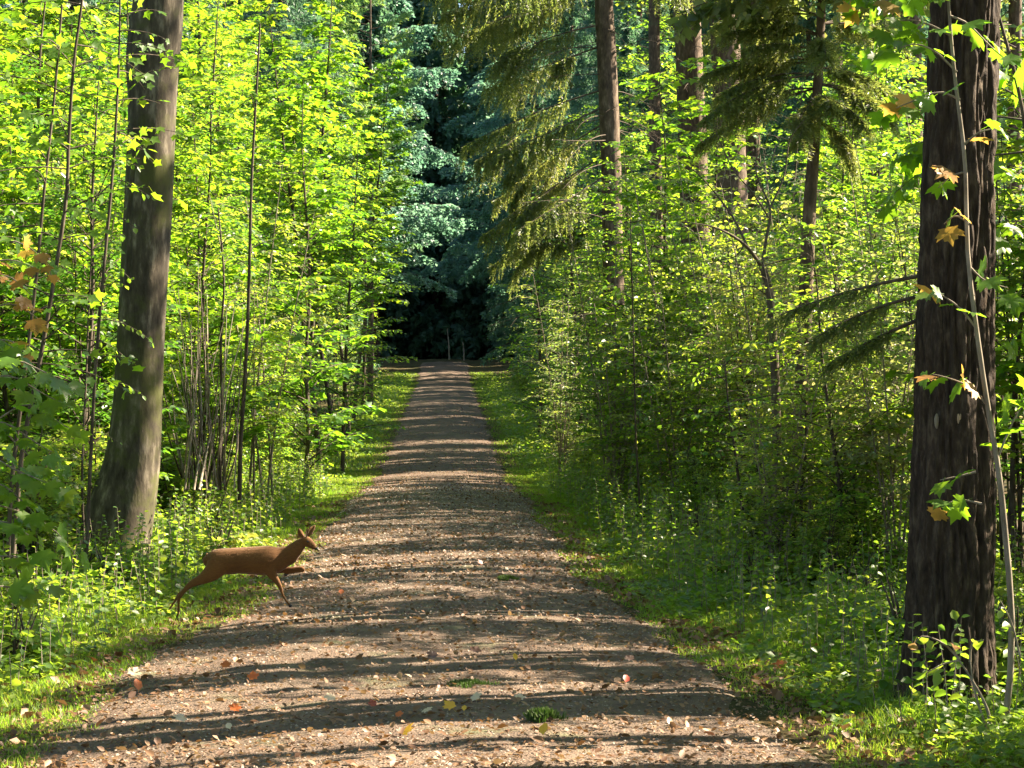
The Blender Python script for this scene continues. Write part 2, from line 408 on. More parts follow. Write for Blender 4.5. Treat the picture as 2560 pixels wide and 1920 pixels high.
def grow(rs, stem, sr, nb, blen, start=0.12, end=1.0, elev=(25, 50), droop=0.5, twig_step=0.13, twig_len=0.35,
         leaf_step=0.05, leaf_size=0.08, flat=0.4, az=None, sub=True, stem_k=8, jitter=0.25, leafdroop=0.35):
    """stem with branches, twigs and leaves: returns (trunk, branches, leaves)"""
    S = smooth_line(stem, 24)
    SR = np.interp(np.linspace(0, 1, 24), np.linspace(0, 1, len(sr)), sr)
    wood, Ls = [], []
    for i in range(nb):
        t = start + (end - start) * (i + rs.random()) / nb
        f = t * 23; k = min(int(f), 22)
        p = S[k] + (S[k + 1] - S[k]) * (f - k)
        a = rs.uniform(0, 2 * np.pi) if az is None else rs.normal(az[0], az[1])
        e = R(rs.uniform(*elev))
        L = blen(t) * rs.uniform(0.65, 1.2)
        if L < 0.1: continue
        h = np.array([np.cos(a), np.sin(a), 0])
        n = 7
        u = np.linspace(0, 1, n)
        hh = L * (u * np.cos(e))
        zz = L * (u * np.sin(e) - droop * u ** 2 * 0.6)
        side = np.array([-h[1], h[0], 0])
        wob = np.cumsum(rs.normal(0, 0.03, n)) * L
        B = p + h * hh[:, None] + side * wob[:, None] + np.array([0, 0, 1.]) * zz[:, None]
        r0 = min(np.interp(t, [0, 1], [sr[0], sr[-1]]) * 0.5, 0.006 + 0.006 * L)
        wood.append(tube_arrays(B, np.linspace(r0, 0.002, n), 4))
        nt_ = max(2, int(L / twig_step))
        for j in range(nt_):
            s_ = 0.18 + 0.82 * (j + rs.random() * 0.8) / nt_
            g = s_ * (n - 1); q = min(int(g), n - 2)
            bp = B[q] + (B[q + 1] - B[q]) * (g - q)
            bd = nrm(B[q + 1] - B[q])
            sg = 1 if j % 2 else -1
            tl = twig_len * (0.5 + 0.7 * rs.random()) * (1.15 - 0.6 * s_)
            td = nrm(bd * rs.uniform(0.5, 1.0) + sg * side * rs.uniform(0.5, 1.1) + np.array([0, 0, rs.uniform(-0.25, 0.25)]))
            m = max(2, int(tl / leaf_step))
            uu = (np.arange(m) + 0.6) / m
            tp = bp + td * (tl * uu)[:, None] + np.array([0, 0, -1.]) * (0.25 * tl * uu ** 2)[:, None]
            if sub and tl > 0.15:
                wood.append(tube_arrays(np.stack([bp, (bp + tp[-1]) / 2 + [0, 0, 0.02 * tl], tp[-1]]), [0.003, 0.0025, 0.0015], 3))
            sg2 = np.where(np.arange(m) % 2, 1, -1)[:, None]
            sd = np.cross(td, [0, 0, 1.])
            ld = nrm(td * 0.6 + sg2 * sd * 0.9 + rs.normal(0, jitter, (m, 3)) + np.array([0, 0, -leafdroop]))
            ln = nrm(np.array([0, 0, 1.]) + rs.normal(0, flat, (m, 3)))
            Ls.append((tp + ld * 0.01, ld, ln, leaf_size * rs.uniform(0.6, 1.25, m)))
    trunk = tube_arrays(S, SR, stem_k)
    return trunk, (join(wood) if wood else None), cat_leaves(Ls)
print('helpers', round(time.time() - T0, 1))
# ------------------------------------------------------------------ the setting
def soil_z(X, Y):
    o = np.abs(X - path_x(Y))
    return H(X, Y) - 0.03 * np.clip(1.3 - o / PW(Y) * 1.25, 0, 0.25) * 4
def spaced(a, b, s0, g):
    out = [a]; s = s0
    while out[-1] < b: out.append(out[-1] + s); s *= g
    return np.array(out)
xs_ = np.concatenate([-spaced(8, 90, 1.0, 1.12)[::-1][:-1], np.arange(-8, 8.01, 0.25), spaced(8, 90, 1.0, 1.12)[1:]])
ys_ = np.concatenate([np.arange(-12, 5, 1.0), np.arange(5, 45, 0.3), np.arange(45, 120, 1.0), spaced(120, 400, 2, 1.1)])
V, F = grid_mesh(xs_, ys_, soil_z)
link('ground', new_mesh('ground', V, F, [M['soil']], True), kind='structure')

ty = np.concatenate([np.arange(-6, 6, 0.5), np.arange(6, 22, 0.07), np.arange(22, 45, 0.15), np.arange(45, 137, 0.5)])
tu = np.linspace(-1, 1, 33)
U, Y = np.meshgrid(tu, ty)
wv = 0.10 * np.sin(Y * 1.1) + 0.06 * np.sin(Y * 2.7 + 1) + 0.04 * np.sin(Y * 6.1)
wv2 = 0.09 * np.sin(Y * 0.8 + 2) + 0.07 * np.sin(Y * 2.3) + 0.04 * np.sin(Y * 5.3)
half = PW(Y) + 0.06 + np.where(U < 0, 0.18, 0) * np.clip((14 - Y) / 4, 0, 1) + np.where(U < 0, wv, wv2) * np.clip(np.abs(U), 0, 1)
X = path_x(Y) + U * half
Z = H(X, Y) + 0.004 + 0.012 * np.sin(X * 9 + np.sin(Y * 7)) * np.sin(Y * 5.5 + X) * np.clip(np.abs(30 - Y) / 30, 0, 1)
Z -= 0.05 * np.clip(np.abs(U) * 12 - 11, 0, 1)
ny, nx = U.shape
i = np.arange(nx - 1)[None, :] + np.arange(ny - 1)[:, None] * nx
link('forest_path', new_mesh('forest_path', np.stack([X, Y, Z], -1).reshape(-1, 3), np.stack([i, i + 1, i + 1 + nx, i + nx], -1).reshape(-1, 4), [M['path']], True), kind='structure')

def ground_at(px, py):
    d = np.linspace(6, 60, 2400)
    x = (px - 1280) / FPX * d; z = CAMZ - (py - HOR) * d / FPX
    k = np.argmax(z <= H(x, d))
    return float(x[k]), float(d[k]), float(H(x[k], d[k]))

rs = np.random.default_rng(3)
# ---- grass on the verges
def scatter_side(n, d0, d1, o0, o1, side, edge=True, pw=1.0):
    d = d0 + (d1 - d0) * rs.random(n) ** pw
    o = o0 + (o1 - o0) * rs.random(n)
    if edge: o = o + 0.10 * np.sin(d * 1.1 * (1 if side < 0 else 0.8)) + 0.05 * np.sin(d * 5)
    x = path_x(d) + side * (PW(d) + o)
    return x, d, o
def blades(name, x, y, hgt, wid, lean=0.35):
    n = len(x)
    z = H(x, y) - 0.02
    dr = nrm(np.stack([rs.normal(0, lean, n), rs.normal(0, lean, n), np.ones(n)], -1))
    nn = nrm(np.stack([rs.normal(0, 1, n), rs.normal(0, 1, n), rs.normal(0, .4, n)], -1))
    Xa, Yv, Zv = frames(None, dr, nn)
    P = np.stack([x, y, z], -1)
    w = (wid * rs.uniform(0.6, 1.3, n))[:, None]; h = (hgt * rs.uniform(0.5, 1.3, n))[:, None]
    tipb = Zv * h * rs.uniform(0.0, 0.55, n)[:, None]
    a = P - Xa * w / 2; b = P + Xa * w / 2
    c = P + Yv * h * 0.6 + tipb * 0.25 + Xa * w * 0.4; d_ = P + Yv * h * 0.6 + tipb * 0.25 - Xa * w * 0.4
    t = P + Yv * h + tipb
    Vv = np.stack([a, b, c, d_, t], 1).reshape(-1, 3)
    Fv = np.array([(0, 1, 2), (0, 2, 3), (3, 2, 4)])[None] + (np.arange(n) * 5)[:, None, None]
    return new_mesh(name, Vv, Fv.reshape(-1, 3), [M['grass']])
gx, gy, gh, gw = [], [], [], []
for side in (-1, 1):
    for (n, d0, d1, o0, o1, h_, w_, pw) in ((110000, 8, 24, -0.04, 1.7, 0.10, 0.0050, 1.25), (60000, 24, 46, -0.02, 1.4, 0.10, 0.008, 1.0), (34000, 46, 128, 0.0, 1.6, 0.12, 0.016, 1.0)):
        if side < 0 and d0 < 20: n = int(n * 0.8)
        x, y, o = scatter_side(n, d0, d1, o0, o1, side, pw=pw)
        dens = 0.55 + 0.6 * snoise(x * 1.6, y * 0.9, 1.0) + 1.2 * np.clip(o, -.1, .35) 
        keep = rs.random(n) < np.clip(dens, 0.06, 1)
        x, y, o = x[keep], y[keep], o[keep]
        gx.append(x); gy.append(y); gh.append(h_ * (0.55 + 0.9 * np.clip(o, 0, 1)) * (0.8 + 0.4 * snoise(x * 3, y * 2))); gw.append(np.full(len(x), w_))
link('verge_grass', blades('verge_grass', np.concatenate(gx), np.concatenate(gy), np.clip(np.concatenate(gh), .03, .4), np.concatenate(gw)), kind='stuff')
# ---- low leafy herbs on the verges and under the trees
def herb_leaves(n, d0, d1, o0, o1, side, hmax, size, pw=1.0):
    x, y, o = scatter_side(n, d0, d1, o0, o1, side, False, pw)
    cl = snoise(x * 2.1, y * 1.4, 4.0)
    keep = rs.random(n) < np.clip(0.30 + 0.75 * cl + 0.35 * np.clip(o - 0.5, 0, 1), 0.03, 1)
    x, y, o, cl = x[keep], y[keep], o[keep], cl[keep]; n = len(x)
    hh = hmax * np.clip(0.25 + 0.75 * np.clip((o - o0) / 1.2, 0, 1), 0, 1) * (0.6 + 0.4 * cl) * (0.8 + 0.3 * snoise(x * 5, y * 4, 2.))
    z = H(x, y) + 0.01 + np.clip(hh, 0.03, 2) * rs.random(n) ** 0.6
    a = rs.uniform(0, 2 * np.pi, n)
    dr = np.stack([np.cos(a), np.sin(a), rs.uniform(-0.5, 0.6, n)], -1)
    nn = nrm(np.stack([rs.normal(0, .5, n), rs.normal(0, .5, n), np.ones(n)], -1))
    return np.stack([x, y, z], -1), dr, nn, size * rs.uniform(0.5, 1.4, n)
hb = [herb_leaves(60000, 8.5, 24, 0.25, 4.0, 1, 0.36, 0.05, 1.2), herb_leaves(30000, 24, 50, 0.5, 4.0, 1, 0.5, 0.06),
      herb_leaves(62000, 9, 24, 0.45, 4.5, -1, 0.42, 0.055, 1.2), herb_leaves(30000, 24, 50, 0.5, 4.0, -1, 0.5, 0.06),
      herb_leaves(14000, 50, 125, 0.4, 2.5, 1, 0.7, 0.11), herb_leaves(14000, 50, 125, 0.4, 2.5, -1, 0.7, 0.11)]
link('ground_herbs', leaves_mesh('ground_herbs', cat_leaves(hb), 'rhomb', M['herb']), kind='stuff')
# taller stalks in the herb layer
tall = []
stalks = []
for side, n in ((1, 1900), (-1, 1500)):
    x, y, o = scatter_side(n, 9.5, 36, 0.55, 3.6, side, False)
    z = H(x, y)
    for j in range(n):
        h = rs.uniform(0.15, 0.55) * (1 + .4 * (y[j] > 16))
        ln = rs.normal(0, 0.12, 2)
        m = int(h / 0.04)
        u = np.linspace(0.15, 1, m)
        P = np.stack([x[j] + ln[0] * u * h, y[j] + ln[1] * u * h, z[j] + h * u], -1)
        stalks.append(tube_arrays(np.stack([P[0] - [0, 0, .15 * h + .02], P[m // 2], P[-1]]), [.0035, .003, .0015], 3))
        a = np.arange(m) * 2.4 + rs.random() * 6
        dr = np.stack([np.cos(a), np.sin(a), rs.uniform(-.6, .5, m)], -1)
        nn = nrm(np.stack([rs.normal(0, .7, m), rs.normal(0, .7, m), np.ones(m)], -1))
        tall.append((P, dr, nn, (0.085 - 0.04 * u) * rs.uniform(0.7, 1.3)))
link('tall_herbs', leaves_mesh('tall_herbs', cat_leaves(tall), 'ovate', M['herb']), kind='stuff')
link('herb_stalks', new_mesh('herb_stalks', *join(stalks), [M['palestem']]), kind='stuff')
# ---- litter and pebbles on the path
n = 42000
y = 7.5 + 75 * rs.random(n) ** 2.6
side_ = rs.choice([-1, 1], n); off = 1 - rs.random(n) ** 1.5
x = path_x(y) + side_ * off * (PW(y) + 0.4)
z = H(x, y) + 0.012
a = rs.uniform(0, 2 * np.pi, n)
L = (np.stack([x, y, z], -1), np.stack([np.cos(a), np.sin(a), rs.uniform(0.0, 0.7, n)], -1), nrm(np.stack([rs.normal(0, .5, n), rs.normal(0, .5, n), np.ones(n)], -1)), rs.uniform(0.010, 0.050, n) * np.clip(y / 18, .8, 1.05))
link('leaf_litter', leaves_mesh('leaf_litter', L, 'rhomb', M['litter']), kind='stuff')
n = 3200
y = 7.5 + 16 * rs.random(n) ** 1.5; x = path_x(y) + rs.choice([-1, 1], n) * (1 - rs.random(n) ** 1.2) * (PW(y) + .3)
a = rs.uniform(0, 2 * np.pi, n)
L = (np.stack([x, y, H(x, y) + 0.012], -1), np.stack([np.cos(a), np.sin(a), rs.uniform(0.0, 0.8, n)], -1), nrm(np.stack([rs.normal(0, .6, n), rs.normal(0, .6, n), np.ones(n)], -1)), rs.uniform(0.022, 0.06, n))
link('dry_leaves', leaves_mesh('dry_leaves', L, 'ovate', M['litter']), kind='stuff')
n = 9000
y = 7.5 + 30 * rs.random(n) ** 1.5; x = path_x(y) + rs.uniform(-1, 1, n) * PW(y)
s = rs.uniform(0.004, 0.011, n) * np.clip(y / 14, .8, 1.5)
oc = np.array([(1, 0, 0), (0, 1, 0), (-1, 0, 0), (0, -1, 0), (0, 0, .8), (0, 0, -.8)], float)
of = np.array([(0, 1, 4), (1, 2, 4), (2, 3, 4), (3, 0, 4)])
jit = rs.uniform(0.7, 1.3, (n, 6, 3))
Vp = np.stack([x, y, H(x, y) + 0.008], -1)[:, None] + s[:, None, None] * oc[None] * jit
link('gravel', new_mesh('gravel', Vp.reshape(-1, 3), (of[None] + (np.arange(n) * 6)[:, None, None]).reshape(-1, 3), [M['stone']]), kind='stuff')
# dry leaves and sticks on the forest floor at the right foot of the picture
lf = []
for side, n in ((1, 12000), (-1, 7000)):
    x, y, o = scatter_side(n, 8, 30, 0.1, 5.0, side, False, 1.4)
    a = rs.uniform(0, 2 * np.pi, n)
    lf.append((np.stack([x, y, H(x, y) + 0.015], -1), np.stack([np.cos(a), np.sin(a), rs.uniform(0, .9, n)], -1),
               nrm(np.stack([rs.normal(0, .6, n), rs.normal(0, .6, n), np.ones(n)], -1)), rs.uniform(0.03, 0.085, n)))
link('forest_floor_litter', leaves_mesh('forest_floor_litter', cat_leaves(lf), 'rhomb', M['litter']), kind='stuff')
print('setting', round(time.time() - T0, 1))

# ------------------------------------------------------------------ conifer foliage
def sprays(rs, base, d, ln, m, bl, spread=0.75, tpl_up=None):
    """needle blades along many twigs: base (n,3), direction d (n,3), length ln (n)"""
    n = len(base)
    u = (np.arange(m) + 0.5) / m
    P = base[:, None] + d[:, None] * (ln[:, None, None] * u[None, :, None]) + np.array([0, 0, -1.]) * (0.18 * ln[:, None] * u[None] ** 2)[..., None]
    ref = nrm(np.cross(d, rs.normal(0, 1, (n, 3))))
    sg = np.where(np.arange(m) % 2, 1.0, -1.0)[None, :, None]
    dd = nrm(d[:, None] * 0.8 + sg * ref[:, None] * spread + rs.normal(0, 0.22, (n, m, 3)))
    nn = nrm(rs.normal(0, 1, (n, m, 3)))
    s = bl * rs.uniform(0.6, 1.2, (n, m)) * (1.15 - 0.4 * u[None])
    return P.reshape(-1, 3), dd.reshape(-1, 3), nn.reshape(-1, 3), s.reshape(-1)

def bough(rs, p, az, L, e0, e1, nsp, splen, m, bl, hang=0.8, r0=0.02, start=0.25):
    """one bough: (wood, leaves). e0 / e1: elevation at the trunk and at the tip"""
    n = 9
    u = np.linspace(0, 1, n)
    e = R(e0) + (R(e1) - R(e0)) * u
    h = np.array([np.cos(az), np.sin(az), 0]); sd = np.array([-h[1], h[0], 0])
    st = L / (n - 1)
    B = np.zeros((n, 3)); B[0] = p
    w = np.cumsum(rs.normal(0, 0.05, n))
    for i in range(1, n):
        B[i] = B[i - 1] + st * (h * np.cos(e[i]) + sd * w[i] * 0.4 + np.array([0, 0, np.sin(e[i])]))
    wood = tube_arrays(B, np.linspace(r0, 0.003, n), 5)
    s_ = start + (1 - start) * (np.arange(nsp) + rs.random(nsp)) / nsp
    g = s_ * (n - 1); q = np.minimum(g.astype(int), n - 2)
    bp = B[q] + (B[q + 1] - B[q]) * (g - q)[:, None]
    bd = nrm(B[q + 1] - B[q])
    sg = np.where(np.arange(nsp) % 2, 1, -1)[:, None]
    d = nrm(bd * 0.5 + sg * sd * rs.uniform(0.2, 0.9, (nsp, 1)) + np.array([0, 0, -hang]) * rs.uniform(0.5, 1.5, (nsp, 1)))
    ln = splen * rs.uniform(0.4, 1.25, nsp) * (1.2 - 0.6 * s_)
    return wood, sprays(rs, bp, d, ln, m, bl)

def conifer(rs, h, r0, c0, crad, nlev, nper, nsp, splen, m, bl, e0=5, e1=-20, hang=0.8, top=0.97, k=8):
    z = np.linspace(0, h, 14)
    P = np.stack([0.05 * np.sin(z * .3), 0.05 * np.cos(z * .37) - .05, z], -1)
    trunk = tube_arrays(P, r0 * (1 - z / h) ** 0.8 + 0.01 + 0.25 * r0 * np.exp(-z / 0.6), k)
    W, Ls = [], []
    for i in range(nlev):
        t = i / (nlev - 1)
        zz = c0 + (h * top - c0) * t
        for j in range(nper):
            az = 2 * np.pi * (j + rs.random()) / nper + i * 0.7
            L = crad(t) * rs.uniform(0.6, 1.15)
            if L < 0.15: continue
            w, l = bough(rs, np.array([0, 0, zz + rs.uniform(-.3, .3)]), az, L, e0 + 30 * t, e1 + 30 * t, nsp, splen * (0.5 + 0.5 * L / max(crad(0.2), .1)), m, bl, hang, 0.015 + 0.008 * L)
            W.append(w); Ls.append(l)
    return trunk, join(W), cat_leaves(Ls)

def build_tree(name, label, cat, parts, tpl, leafm, barkm, loc=(0, 0, 0), rz=0, group=None, s=1.0, branch='branches'):
    t = thing(name, label, cat, loc, group, rz, s)
    tr, br, L = parts
    if isinstance(tr, list):
        for q in tr: link('stem', new_mesh('stem', *q, [barkm], True), t)
    else: link('trunk', new_mesh('trunk', *tr, [barkm], True), t)
    if br is not None: link(branch, new_mesh(branch, *br, [barkm], True), t, kind='stuff')
    if L is not None: link('foliage', leaves_mesh('foliage', L, tpl, leafm), t, kind='stuff')
    return t
def put(x, y, dz=0.0):
    return (x, y, float(H(x, y)) - 0.03 + dz)

# ---- far wall of spruces
rs = np.random.default_rng(11)
FS = []
for v in range(3):
    FS.append(conifer(rs, [34, 38, 30][v], 0.30, [7.6, 8.0, 7.2][v], lambda t: 3.6 * (1 - t) ** 0.8 + 0.3, 34, 7, 9, 1.25, 9, 0.42, e0=-5, e1=-25, hang=0.9))
FS.append(conifer(rs, 28, 0.25, 1.4, lambda t: 3.4 * (1 - t) ** 0.8 + 0.3, 34, 7, 9, 1.25, 9, 0.48, e0=-5, e1=-25, hang=0.9))
far_protos = [build_tree('spruce_tree', 'tall dark blue-green spruce in the wall of trees closing the far end of the path', 'tree', FS[v], 'rhomb', M['spruce_hazed'], M['firbark'],
                         group='spruces closing the far end of the path') for v in range(4)]  # dark fir bark on these trunks stands in for deep shade
fine_proto = None
FINE = conifer(rs, 32, 0.27, 3.0, lambda t: 3.4 * (1 - t) ** 0.8 + 0.3, 40, 8, 12, 1.0, 14, 0.30, e0=-5, e1=-28, hang=1.0)
first = [True] * 4
spots = []
for row, (yy, stp) in enumerate(((142, 5.2), (150, 6.0), (160, 6.0), (172, 5.5), (182, 5.0), (196, 4.6))):
    x = -34 - row * 2
    while x < 40 + row * 2:
        xx = x + rs.uniform(-1.2, 1.2)
        spots.append((xx, yy + rs.uniform(-2.5, 2.5))); x += stp
spots = [q for q in spots if not (q[1] < 166 and -11.0 < q[0] < 0.3)]
for i, (x, y) in enumerate(spots):
    v = int(rs.integers(3)) if y < 165 else 3; s = rs.uniform(0.85, 1.15) * (1.5 if y > 165 else 1.25 if y > 154 else 1.0)
    if 0 < x < 26 and y < 166: s *= .62
    lab = 'tall dark blue-green spruce in the wall of trees closing the far end of the path'
    if first[v]:
        o = far_protos[v]; o.location = put(x, y); o.scale = (s,) * 3; first[v] = False
    else:
        dup(far_protos[v], put(x, y), rs.uniform(0, 6.28), s, lab, 'spruces closing the far end of the path')
print('far spruces', len(spots), round(time.time() - T0, 1))

# ------------------------------------------------------------------ broadleaved thicket
rs = np.random.default_rng(21)
def stem_pts(rs, h, lean=0.05, wob=0.04):
    z = np.linspace(0, h, 7)
    return np.stack([np.cumsum(rs.normal(0, wob, 7)) * h * 0.15 + lean * z * rs.normal(), np.cumsum(rs.normal(0, wob, 7)) * h * 0.15 + lean * z * rs.normal(), z], -1) * np.array([1, 1, 1])
def bell(t, w=1.0, lo=0.5):
    return w * (lo + (1 - lo) * np.sin(np.pi * min(1, t * 0.9 + 0.15))) * (1 - 0.45 * t)
def sap(h, w, nb, lsz, lstep, tstep, **kw):
    P = stem_pts(rs, h); r = 0.010 + 0.0045 * h
    return grow(rs, P, [r, r * 0.75, r * 0.5, 0.004], nb, lambda t: bell(t, w), leaf_size=lsz, leaf_step=lstep, twig_step=tstep, **kw)
def multi(n, h, w, nb, lsz, lstep, tstep, spread=0.5, **kw):
    T, B, L = [], [], []
    for i in range(n):
        a = rs.uniform(0, 6.28); hh = h * rs.uniform(0.6, 1.05)
        z = np.linspace(0, 1, 6)
        P = np.stack([np.cos(a) * spread * z ** 1.3 * hh * .35 + .08 * rs.normal(), np.sin(a) * spread * z ** 1.3 * hh * .35 + .08 * rs.normal() + 0 * z, z * hh], -1)
        t, b, l = grow(rs, P, [0.016, 0.012, 0.008, 0.003], nb, lambda t: bell(t, w), leaf_size=lsz, leaf_step=lstep, twig_step=tstep, **kw)
        T.append(t); B.append(b); L.append(l)
    return T, join(B), cat_leaves(L)
KINDS = {}
def kind(key, name, parts, tpl, lm, bm):
    KINDS[key] = dict(name=name, parts=parts, tpl=tpl, lm=lm, bm=bm, root=None)
kind('maple_a', 'maple_sapling', sap(6.0, 1.6, 66, 0.12, 0.05, 0.11, start=0.07, flat=.3), 'maple_lo', M['maple'], M['twig'])
kind('maple_b', 'maple_sapling', sap(4.2, 1.2, 56, 0.11, 0.046, 0.10, start=0.05, flat=.3), 'maple_lo', M['maple'], M['twig'])
kind('beech_a', 'beech_sapling', sap(5.5, 1.4, 70, 0.072, 0.034, 0.09, start=0.07, flat=.3), 'ovate', M['beech'], M['twig'])
kind('beech_b', 'beech_sapling', sap(3.2, 1.1, 52, 0.066, 0.033, 0.085, start=0.04, flat=.3), 'ovate', M['beech'], M['twig'])
kind('hazel_a', 'hazel_shrub', multi(5, 4.2, 0.8, 24, 0.058, 0.036, 0.10, start=0.25, flat=0.7), 'ovate', M['hazel'], M['palestem'])
kind('hazel_b', 'hazel_shrub', multi(5, 2.6, 0.6, 22, 0.052, 0.034, 0.09, start=0.2, flat=0.7), 'ovate', M['hazel'], M['palestem'])
kind('willow_a', 'willow_shrub', multi(5, 4.6, 0.9, 28, 0.075, 0.034, 0.10, start=0.08, flat=0.7), 'narrow', M['willow'], M['palestem'])
kind('poles', 'ash_shrub', multi(6, 4.8, 0.5, 12, 0.07, 0.04, 0.12, spread=.35, start=0.55, flat=0.6), 'ovate', M['hazel'], M['twig'])
kind('dark_a', 'hornbeam_sapling', sap(5.8, 1.5, 70, 0.08, 0.036, 0.09, start=0.15, flat=.3), 'ovate', M['dark'], M['twig'])
kind('pale_a', 'dogwood_shrub', multi(6, 3.6, 0.8, 24, 0.062, 0.038, 0.10, start=0.28, flat=0.8), 'ovate', M['pale'], M['palestem'])
kind('nettle', 'herb_clump', multi(8, 0.55, 0.16, 7, 0.075, 0.03, 0.05, spread=.9, start=0.1, flat=0.5), 'ovate', M['herb'], M['twig'])
kind('bush', 'leafy_bush', multi(5, 1.3, 0.45, 22, 0.055, 0.028, 0.07, start=0.05, flat=0.6), 'rhomb', M['hazel'], M['twig'])
kind('tall_a', 'young_maple_tree', sap(11.0, 2.3, 110, 0.14, 0.06, 0.14, start=0.10, flat=.3), 'maple_lo', M['maple'], M['twig'])
kind('tall_b', 'young_beech_tree', sap(10.0, 2.2, 110, 0.115, 0.055, 0.13, start=0.10, flat=.3), 'rhomb', M['beech'], M['twig'])
kind('tall_c', 'young_maple_tree', sap(11.0, 2.0, 100, 0.15, 0.06, 0.13, start=0.33, flat=.35), 'maple_lo', M['maple'], M['twig'])
kind('far_a', 'willow_tree', sap(8.0, 1.8, 70, 0.14, 0.07, 0.18, start=0.05, sub=False, flat=.6), 'rhomb', M['willow'], M['twig'])
kind('far_b', 'young_beech_tree', sap(8.5, 1.8, 70, 0.14, 0.07, 0.18, start=0.05, sub=False), 'rhomb', M['beech'], M['twig'])
for k_, v_ in KINDS.items(): print(k_, len(v_['parts'][2][0]))
ALIVE = []
def plant(key, x, y, s, label, group=None, cat=None, rz=None, tilt=(0, 0)):
    px = 1280 + x / y * FPX if y > 1 else 0
    if key != 'nettle' and y < 19.7 and 120 < px < 480 and x < 0: return None
    if key == 'nettle' and x < 0 and 13.2 < y < 16.6 and x > -3.6: return None
    K = KINDS[key]
    cat = cat or ('herb clump' if 'clump' in K['name'] else 'shrub' if 'shrub' in K['name'] or 'bush' in K['name'] else 'tree' if 'tree' in K['name'] else 'sapling')
    rz = rs.uniform(0, 6.28) if rz is None else rz
    if K['root'] is None:
        K['root'] = build_tree(K['name'], label, cat, K['parts'], K['tpl'], K['lm'], K['bm'], put(x, y), rz, group, s)
        K['root'].rotation_euler = (tilt[0], tilt[1], rz)
        return K['root']
    return dup(K['root'], put(x, y), rz, s, label, group, tilt)
LAB = {
 'dark': 'dark-leaved hornbeam with {} sprays', 'pale': 'pale glossy-leaved dogwood with {} twigs',
 'nettle': 'clump of {} broad herb leaves',
 'poles': 'cluster of thin bare ash stems with {} tops',
 'maple': 'young maple with broad {} leaves', 'beech': 'slender beech with layered {} leaves', 'hazel': 'many-stemmed hazel with small {} leaves',
 'willow': 'feathery willow with narrow {} leaves', 'bush': 'low rounded bush with tiny {} leaves', 'tall': 'taller young tree with wide {} crown', 'far': 'distant leafy young tree with soft {} foliage'}
def lab(key, colour, where):
    return LAB[key.split('_')[0]].format(colour) + ' ' + where
BELTS = {}
ORD = ('first second third fourth fifth sixth seventh eighth ninth tenth eleventh twelfth thirteenth fourteenth fifteenth sixteenth seventeenth eighteenth nineteenth twentieth').split()
ORD += ['twenty-' + q for q in ORD[:9]]
def belt(side, d0, d1, step, o0, o1, keys, probs, colour, where, smin=0.8, smax=1.15, thin=0.0):
    d = d0
    while d < d1:
        o = rs.uniform(o0, o1); y = d + rs.uniform(-.3, .3) * step
        x = path_x(y) + side * (float(PW(y)) + o)
        key = str(rs.choice(keys, p=probs))
        ob = plant(key, x, y, float(rs.uniform(smin, smax)), lab(key, colour, where), KINDS[key]['name'].replace('_', ' ').replace('bush', 'bushe') + 's ' + where)
        if ob is not None: BELTS.setdefault((key, colour, where), []).append((y, ob))
        d += step * rs.uniform(0.75, 1.25)
SHORT = {'dark': 'dark-leaved hornbeam', 'pale': 'pale glossy dogwood', 'nettle': 'herb clump', 'poles': 'thin-stemmed ash cluster', 'maple': 'broad-leaved maple', 'beech': 'slender beech', 'hazel': 'many-stemmed hazel', 'willow': 'feathery willow', 'bush': 'low bush', 'tall': 'tall wide-crowned young tree', 'far': 'soft-leaved young tree'}
BSZ = {'maple_a': 'taller ', 'maple_b': 'shorter ', 'beech_a': 'taller ', 'beech_b': 'shorter ', 'hazel_a': 'larger ', 'hazel_b': 'smaller ', 'tall_a': 'maple-like ', 'tall_b': 'beech-like ', 'tall_c': 'high-crowned ', 'far_a': 'greyish ', 'far_b': 'layered '}
def relabel():
    for (key, colour, where), lst in BELTS.items():
        lst.sort(key=lambda q: q[0])
        for i, (y, ob) in enumerate(lst):
            base = colour + ' ' + BSZ.get(key, '') + SHORT[key.split('_')[0]] + ' ' + where
            if i < len(ORD): ob['label'] = base + ', ' + ORD[i] + ' from camera'
            else: ob['label'] = base + ', far off'
            if len(ob['label'].split()) > 16: ob['label'] = ' '.join(ob['label'].split()[:16])
LW, RW = 'in the thicket on the left of the path', 'in the thicket on the right of the path'
# left, first rows
belt(-1, 21.5, 46, 0.8, 2.1, 3.0, ['maple_b', 'beech_a', 'beech_b', 'hazel_b', 'pale_a', 'dark_a'], [.2, .2, .15, .15, .18, .12], 'sunlit', 'on the left verge beyond the leaning beech')
belt(-1, 21.5, 50, 0.95, 3.2, 5.2, ['maple_a', 'beech_a', 'hazel_a', 'dark_a'], [.35, .25, .1, .3], 'yellow-green', 'behind the left verge beyond the leaning beech', 0.9, 1.3)
belt(-1, 22, 52, 1.4, 5.0, 9.0, ['tall_a', 'tall_b'], [.55, .45], 'sunlit', 'deep in the left thicket', 0.8, 1.1)
belt(-1, 13, 22, 1.0, 4.4, 6.0, ['maple_a', 'beech_a', 'maple_b', 'dark_a'], [.3, .2, .25, .25], 'bright green', 'left of the leaning beech', 0.9, 1.2)
belt(-1, 24, 44, 3.0, 9.5, 15, ['tall_a', 'tall_b'], [.5, .5], 'shaded', 'far back in the left wood', 1.0, 1.3)
belt(-1, 46, 84, 1.6, 2.8, 3.8, ['far_a', 'far_b', 'willow_a'], [.4, .4, .2], 'blue-green', 'along the far left side of the path', 0.7, 1.0)
belt(-1, 48, 126, 2.2, 4.4, 7.0, ['far_b', 'tall_a', 'tall_b'], [.3, .35, .35], 'yellow-green', 'behind the far left side of the path', 1.1, 1.5)
